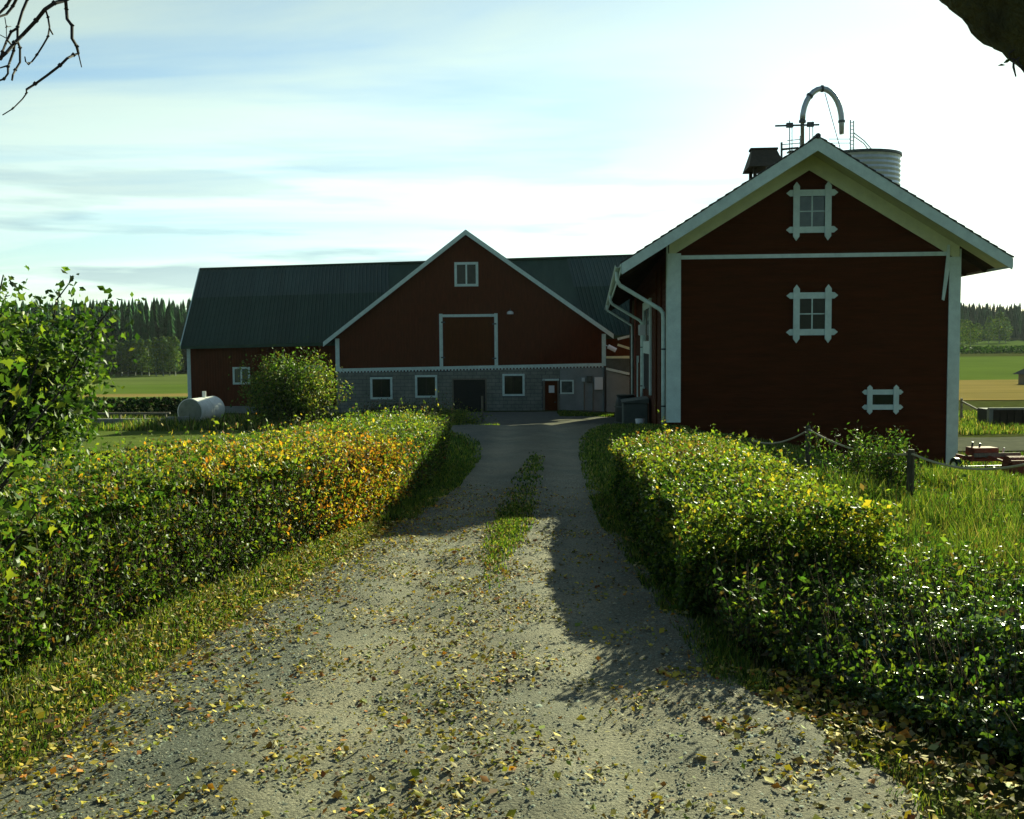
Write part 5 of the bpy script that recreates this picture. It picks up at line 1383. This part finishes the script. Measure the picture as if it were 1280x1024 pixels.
MB().beam((-.5, -.3, .42), (.95, -.3, .42), .06, .06).obj('frame', M['rust'], tr2)
MB().beam((-.5, -.3, .42), (-.5, .0, .28), .05, .05).obj('arm', M['rust'], tr2)
MB().beam((.95, -.3, .42), (.95, .0, .28), .05, .05).obj('arm', M['rust'], tr2)

# ------------------------------------------------------------------ far paddock fence, sheds at right
pf = empty('paddock_fence', (20, 56, tz(20, 56)), 0, 'weathered post fence on the far slope beside the ochre field', 'fence')
pts_ = [(1166, 503, 52), (1180, 501, 52), (1202, 503, 53), (1231, 518, 50), (1243, 524, 49), (1262, 525, 49), (1275, 526, 49)]
pv = []
for px_, py_2, Yp in pts_:
    tp = at(px_, py_2 - 5, Yp); MB().tube([Vector((tp.x, Yp, tz(tp.x, Yp) - .1)) - pf.location, tp - pf.location], .07, 6).obj('post', M['greywood'], pf); pv.append(tp - pf.location)
for i in range(2, len(pv) - 1): MB().beam(pv[i] - Vector((0, 0, .15)), pv[i+1] - Vector((0, 0, .15)), .04, .09).obj('rail', M['greywood'], pf)
sg = at(1262, 528, 46.5)
sil = empty('plank_bunker', (sg.x + 1.2, 46.5, tz(sg.x + 1.2, 46.5)), R(-3), 'low dark plank bunker with pale corner post beyond the gravel track', 'shed')
hb = max(at(1262, 515, 46.5).z - sil.location.z, .8)
MB().box(-1.9, 3.2, .1, 1.8, -.1, hb - .06).obj('wall', M['darkopen'], sil)
for k in range(16):
    MB().box(-1.9 + k*.32, -1.9 + k*.32 + .28, 0, .095, -.1, hb - .05).obj('plank', M['darkwood'], sil)
MB().box(-2.1, -1.92, -.05, .2, -.1, hb).obj('corner_post', M['concrete'], sil)
MB().box(-2.1, 3.3, -.08, .12, hb - .04, hb + .05).obj('cap_rail', M['concrete'], sil)
hb_ = at(1279, 470, 130)
hut = empty('field_hut', (hb_.x + 2.0, 130, tz(hb_.x + 2, 130)), R(10), 'small grey-roofed hut in the field at the right edge', 'hut')
zz0 = at(1279, 468, 130).z - hut.location.z
MB().box(-1.8, 3, -1.5, 1.5, -.3, max(zz0, 1.2)).obj('wall', M['greywood'], hut)
MB().hexa([(-2.4,-1.9,max(zz0,1.2)),(3.4,-1.9,max(zz0,1.2)),(3.4,1.9,max(zz0,1.2)),(-2.4,1.9,max(zz0,1.2)),(-.6,-.1,max(zz0,1.2)+1.3),(3.4,-.1,max(zz0,1.2)+1.3),(3.4,.1,max(zz0,1.2)+1.3),(-.6,.1,max(zz0,1.2)+1.3)]).obj('roof', M['rooftile'], hut)

# poles and shrub plants near the barn
pp_ = at(603, 520, 53.0)
pl_ = MB(); pl_.tube([(0,0,-.1), (0,0, at(603, 495, 53).z - tz(pp_.x, 53))], .06, 8); po_ = pl_.obj('yard_post', M['greywood']); po_.location = (pp_.x, 53, tz(pp_.x, 53)); tag(po_, 'thin wooden post standing before the dark foundation doorway', 'post')
def low_plant(name, px_, Yp, w, h, n, pal, label):
    c_ = at(px_, 520, Yp); e = empty(name, (c_.x, Yp, tz(c_.x, Yp)), 0, label, 'plant')
    P = np.stack([rng.normal(0, w*.42, n), rng.normal(0, .35, n), np.abs(rng.normal(0, h*.5, n))], 1)
    leaves('foliage', P, .10, pick(n, **pal), M['leaf'], e)
    m_ = 14; P0 = np.stack([rng.normal(0, w*.3, m_), np.zeros(m_), np.zeros(m_)], 1); twigs('stems', P0, P0 + np.stack([rng.normal(0, .1, m_), np.zeros(m_), rng.uniform(.6, 1.1, m_)*h], 1), .012, M['darkwood'], e)
low_plant('flower_clump', 470, 58, 1.6, .8, 900, dict(mid=3, dark=2, rust=1.4, brown=1), 'reddish leafy plants below the leftmost foundation window')
low_plant('flower_clump', 505, 58.5, 1.4, .7, 800, dict(mid=3, dark=2, rust=1.2), 'reddish leafy plants left of the second foundation window')
low_plant('flower_clump', 545, 58, 1.5, .9, 900, dict(mid=3, light=1, rust=.9, brown=.6), 'dull red plants left of the dark foundation doorway')
low_plant('leafy_plant', 580, 52, 1.3, .6, 900, dict(light=3, yg=2.5, mid=1), 'bright green plants around the thin yard post')
low_plant('leafy_plant', 562, 52.5, 1.0, .7, 700, dict(light=2, yg=2, mid=2, straw=.5), 'pale green plants at the far end of the left hedge')

# ------------------------------------------------------------------ forest
def spruce_mesh(seed, h=18.0):
    rs = np.random.default_rng(seed); V = []; Fc = []; nw = 15
    for k in range(nw):
        t_ = k / nw; z1 = h * (.10 + .90 * (t_ + 1.6 / nw)); z1 = min(z1, h); z0 = h * (.06 + .92 * t_) - .5
        r_ = 2.5 * (1 - t_) ** .85 + .18; m_ = 11; b = len(V); V.append((0, 0, z1)); a0 = rs.uniform(0, 6)
        for j in range(m_ * 2):
            a = a0 + math.pi * j / m_; q_ = r_ * (rs.uniform(.8, 1.15) if j % 2 == 0 else rs.uniform(.45, .65))
            V.append((q_ * math.cos(a), q_ * math.sin(a), z0 + (0 if j % 2 == 0 else .35) + rs.uniform(-.25, .25)))
        for j in range(m_ * 2): Fc.append((b, b + 1 + j, b + 1 + (j + 1) % (m_ * 2)))
    return np.array(V), np.array(Fc)
sv = [spruce_mesh(s) for s in range(4)]
meshes = []
for i, (v, f) in enumerate(sv):
    o = fast('crown', v, f, M['needle']); meshes.append(o.data); bpy.data.objects.remove(o)
tkm = MB().tube([(0, 0, -.3), (0, 0, 12), (0, 0, 17.5)], [.22, .14, .03], 6).obj('trunk', M['bark']); trunk_me = tkm.data; bpy.data.objects.remove(tkm)
def spruce(x, y, s, label, grp):
    e = empty('spruce_tree', (x, y, tz(x, y)), rng.uniform(0, 6.28), label, 'tree', grp); e.scale = (s * rng.uniform(.85, 1.15), s * rng.uniform(.85, 1.15), s)
    link('crown', meshes[rng.integers(0, 4)], None, e); link('trunk', trunk_me, None, e)
def scatter(n, x0, x1, y0, y1): return rng.uniform(x0, x1, n), rng.uniform(y0, y1, n)
# left wood: individual trees in front
xs1 = np.linspace(-172, -76, 58) + rng.normal(0, .8, 58)
for x in xs1: spruce(x, 268 + rng.uniform(0, 9) - (x + 120) * .05, rng.uniform(.62, 1.12), 'dark spruce in the wood behind the left fields', 'spruces of the left wood')
for x in np.linspace(-172, -76, 50) + rng.normal(0, .8, 50): spruce(x, 284 + rng.uniform(0, 10), rng.uniform(.85, 1.16), 'dark spruce in the wood behind the left fields', 'spruces of the left wood')
xs2 = np.linspace(232, 318, 54) + rng.normal(0, .8, 54)
for x in xs2: spruce(x, 560 + rng.uniform(0, 10), rng.uniform(.65, 1.12), 'distant dark spruce in the wood behind the right meadow', 'spruces of the right wood')
for x in np.linspace(232, 330, 44) + rng.normal(0, 1, 44): spruce(x, 585 + rng.uniform(0, 10), rng.uniform(.9, 1.12), 'distant dark spruce in the wood behind the right meadow', 'spruces of the right wood')
def mass(name, label, pts):
    VV, FF = [], []; off = 0
    for (x, y, s) in pts:
        v, f = sv[rng.integers(0, 4)]; k = rng.uniform(.9, 1.1)
        VV.append(v * np.array([s*k, s*k, s]) + np.array([x, y, tz(x, y)])); FF.append(f + off); off += len(v)
    o = fast(name, np.concatenate(VV), np.concatenate(FF), M['needle']); tag(o, label, 'forest', kind='stuff')
pts_m = [(x, y, rng.uniform(.95, 1.2)) for x, y in zip(*scatter(520, -200, -60, 296, 420))]
pts_m += [(x, y, rng.uniform(.95, 1.2)) for x, y in zip(*scatter(200, -330, -172, 262, 420))]
mass('forest', 'deep mass of dark spruce forest behind the left fields', pts_m)
pts_m = [(x, y, rng.uniform(.9, 1.15)) for x, y in zip(*scatter(420, 225, 420, 598, 760))] + [(x, y, rng.uniform(.9, 1.1)) for x, y in zip(*scatter(300, -60, 225, 560, 640))]
mass('forest', 'distant mass of dark spruce forest behind the right meadow', pts_m)

# birches and other broadleaf trees
def birch_mesh(seed, h=9.0, w=2.3, n=850, pal=dict(light=3, silver=3, mid=2, yg=.4)):
    rs = np.random.default_rng(seed); th = rs.uniform(0, 6.28, n); t_ = rs.random(n)
    r_ = w * np.sqrt(np.clip(np.sin(math.pi * np.clip(t_*.93 + .07, 0, 1) ** .8), 0, 1)) * rs.random(n) ** .45 * (1 + .25*np.sin(th*3 + t_*9 + seed))
    P = np.stack([r_*np.cos(th), r_*np.sin(th), h*(.12 + .88*t_)], 1)
    o = leaves('crown', P, np.clip(rs.normal(.55, .15, n), .2, 1), pick(n, **pal), M['far_leaf'], up=.3, droop=.6)
    d = o.data; bpy.data.objects.remove(o); return d
bm = [birch_mesh(s, 9.0, 1.9) for s in range(3)]
dm = [birch_mesh(s + 10, 9.0, 3.2, 1100, dict(mid=3, light=2, dark=2, yg=.8)) for s in range(3)]
tkb = MB().tube([(0, 0, -.3), (0, 0, 7.5)], [.16, .05], 6).obj('trunk', M['birchbark']); tb_me = tkb.data; bpy.data.objects.remove(tkb)
def broadleaf(name, x, y, s, me, label, grp):
    e = empty(name, (x, y, tz(x, y)), rng.uniform(0, 6.28), label, 'tree', grp); e.scale = (s * rng.uniform(.85, 1.1),) * 2 + (s,)
    link('crown', me[rng.integers(0, 3)], None, e); link('trunk', tb_me, None, e)
for i, px_ in enumerate([104, 113, 123, 133, 142, 152, 160, 169, 177, 186, 195, 204, 212, 219]):
    Yp = 246 + rng.uniform(-3, 4); x = at(px_, 460, Yp).x; broadleaf('birch_tree', x, Yp, rng.uniform(.82, 1.0) * (1 + .1*(px_ > 170)), bm, 'pale green birch, %s from the left in the row before the spruce wood' % ['first','second','third','fourth','fifth','sixth','seventh','eighth','ninth','tenth','eleventh','twelfth','thirteenth','fourteenth'][i], 'birch row at the left wood edge')
for px_, od in ((20, 'leftmost'), (45, 'second'), (62, 'third'), (80, 'fourth'), (93, 'last')): 
    x = at(px_, 460, 250).x; broadleaf('broadleaf_tree', x, 250, rng.uniform(.8, 1.05), dm, '%s rounded broadleaf tree at the left wood edge, left of the birch row' % od, 'broadleaf trees at the left wood edge')
rt = [(1201, 428, 440, 1.2, 'rounded green tree just right of the granary corner board'), (1213, 440, 400, .95, 'low bushy tree nearest below the distant right wood'), (1222, 430, 450, 1.0, 'small rounded tree between the bushy and the tall distant trees'),
      (1236, 429, 470, 1.35, 'broad pale tree left of the tallest distant one'), (1249, 428, 470, 1.6, 'tallest pale broadleaf tree before the right wood'), (1257, 429, 480, 1.3, 'tree touching the right side of the tallest pale one'),
      (1195, 436, 420, 1.1, 'tree half hidden behind the granary corner board'), (1208, 430, 470, 1.2, 'tree behind the low bushy tree before the right wood')]
for px_, py_2, Yp, s, lb in rt:
    x = at(px_, 430, Yp).x; broadleaf('broadleaf_tree', x, Yp, s, bm if s > 1.25 else dm, lb, None)
# dark bushy strip along the far ditch
n = 9000; x = rng.uniform(110, 240, n); y = rng.uniform(290, 325, n); P = np.stack([x, y, terrain(x, y) + rng.uniform(0, 1.6, n)], 1)
o = leaves('ditch_scrub', P, .9, pick(n, dark=4, mid=2), M['far_leaf'], None); tag(o, 'dark scrub along the ditch between green field and meadow', 'scrub', kind='stuff')
n = 6000; x = rng.uniform(-60, -19, n); y = rng.uniform(66, 71, n); P = np.stack([x, y, terrain(x, y) + rng.uniform(0, .9, n)], 1)
o = leaves('ditch_scrub', P, .35, pick(n, dark=4, mid=2, brown=.5), M['far_leaf'], None); tag(o, 'dark overgrown ditch behind the concrete pit', 'scrub', kind='stuff')

# ------------------------------------------------------------------ thin autumn air
hz = MB().box(-1100, 1100, -70, 1650, -30, 62).obj('haze', None)
hm = bpy.data.materials.new('haze_air'); hm.use_nodes = True; ht = hm.node_tree; ht.nodes.clear()
hv = ht.nodes.new('ShaderNodeVolumePrincipled'); hv.inputs['Color'].default_value = (0.86, 0.95, 1.0, 1); hv.inputs['Density'].default_value = 0.00007; hv.inputs['Anisotropy'].default_value = 0.0
hoN = ht.nodes.new('ShaderNodeOutputMaterial'); ht.links.new(hv.outputs[0], hoN.inputs['Volume'])
hz.data.materials.append(hm); tag(hz, 'thin pale air over the far fields and woods', 'haze', kind='stuff')
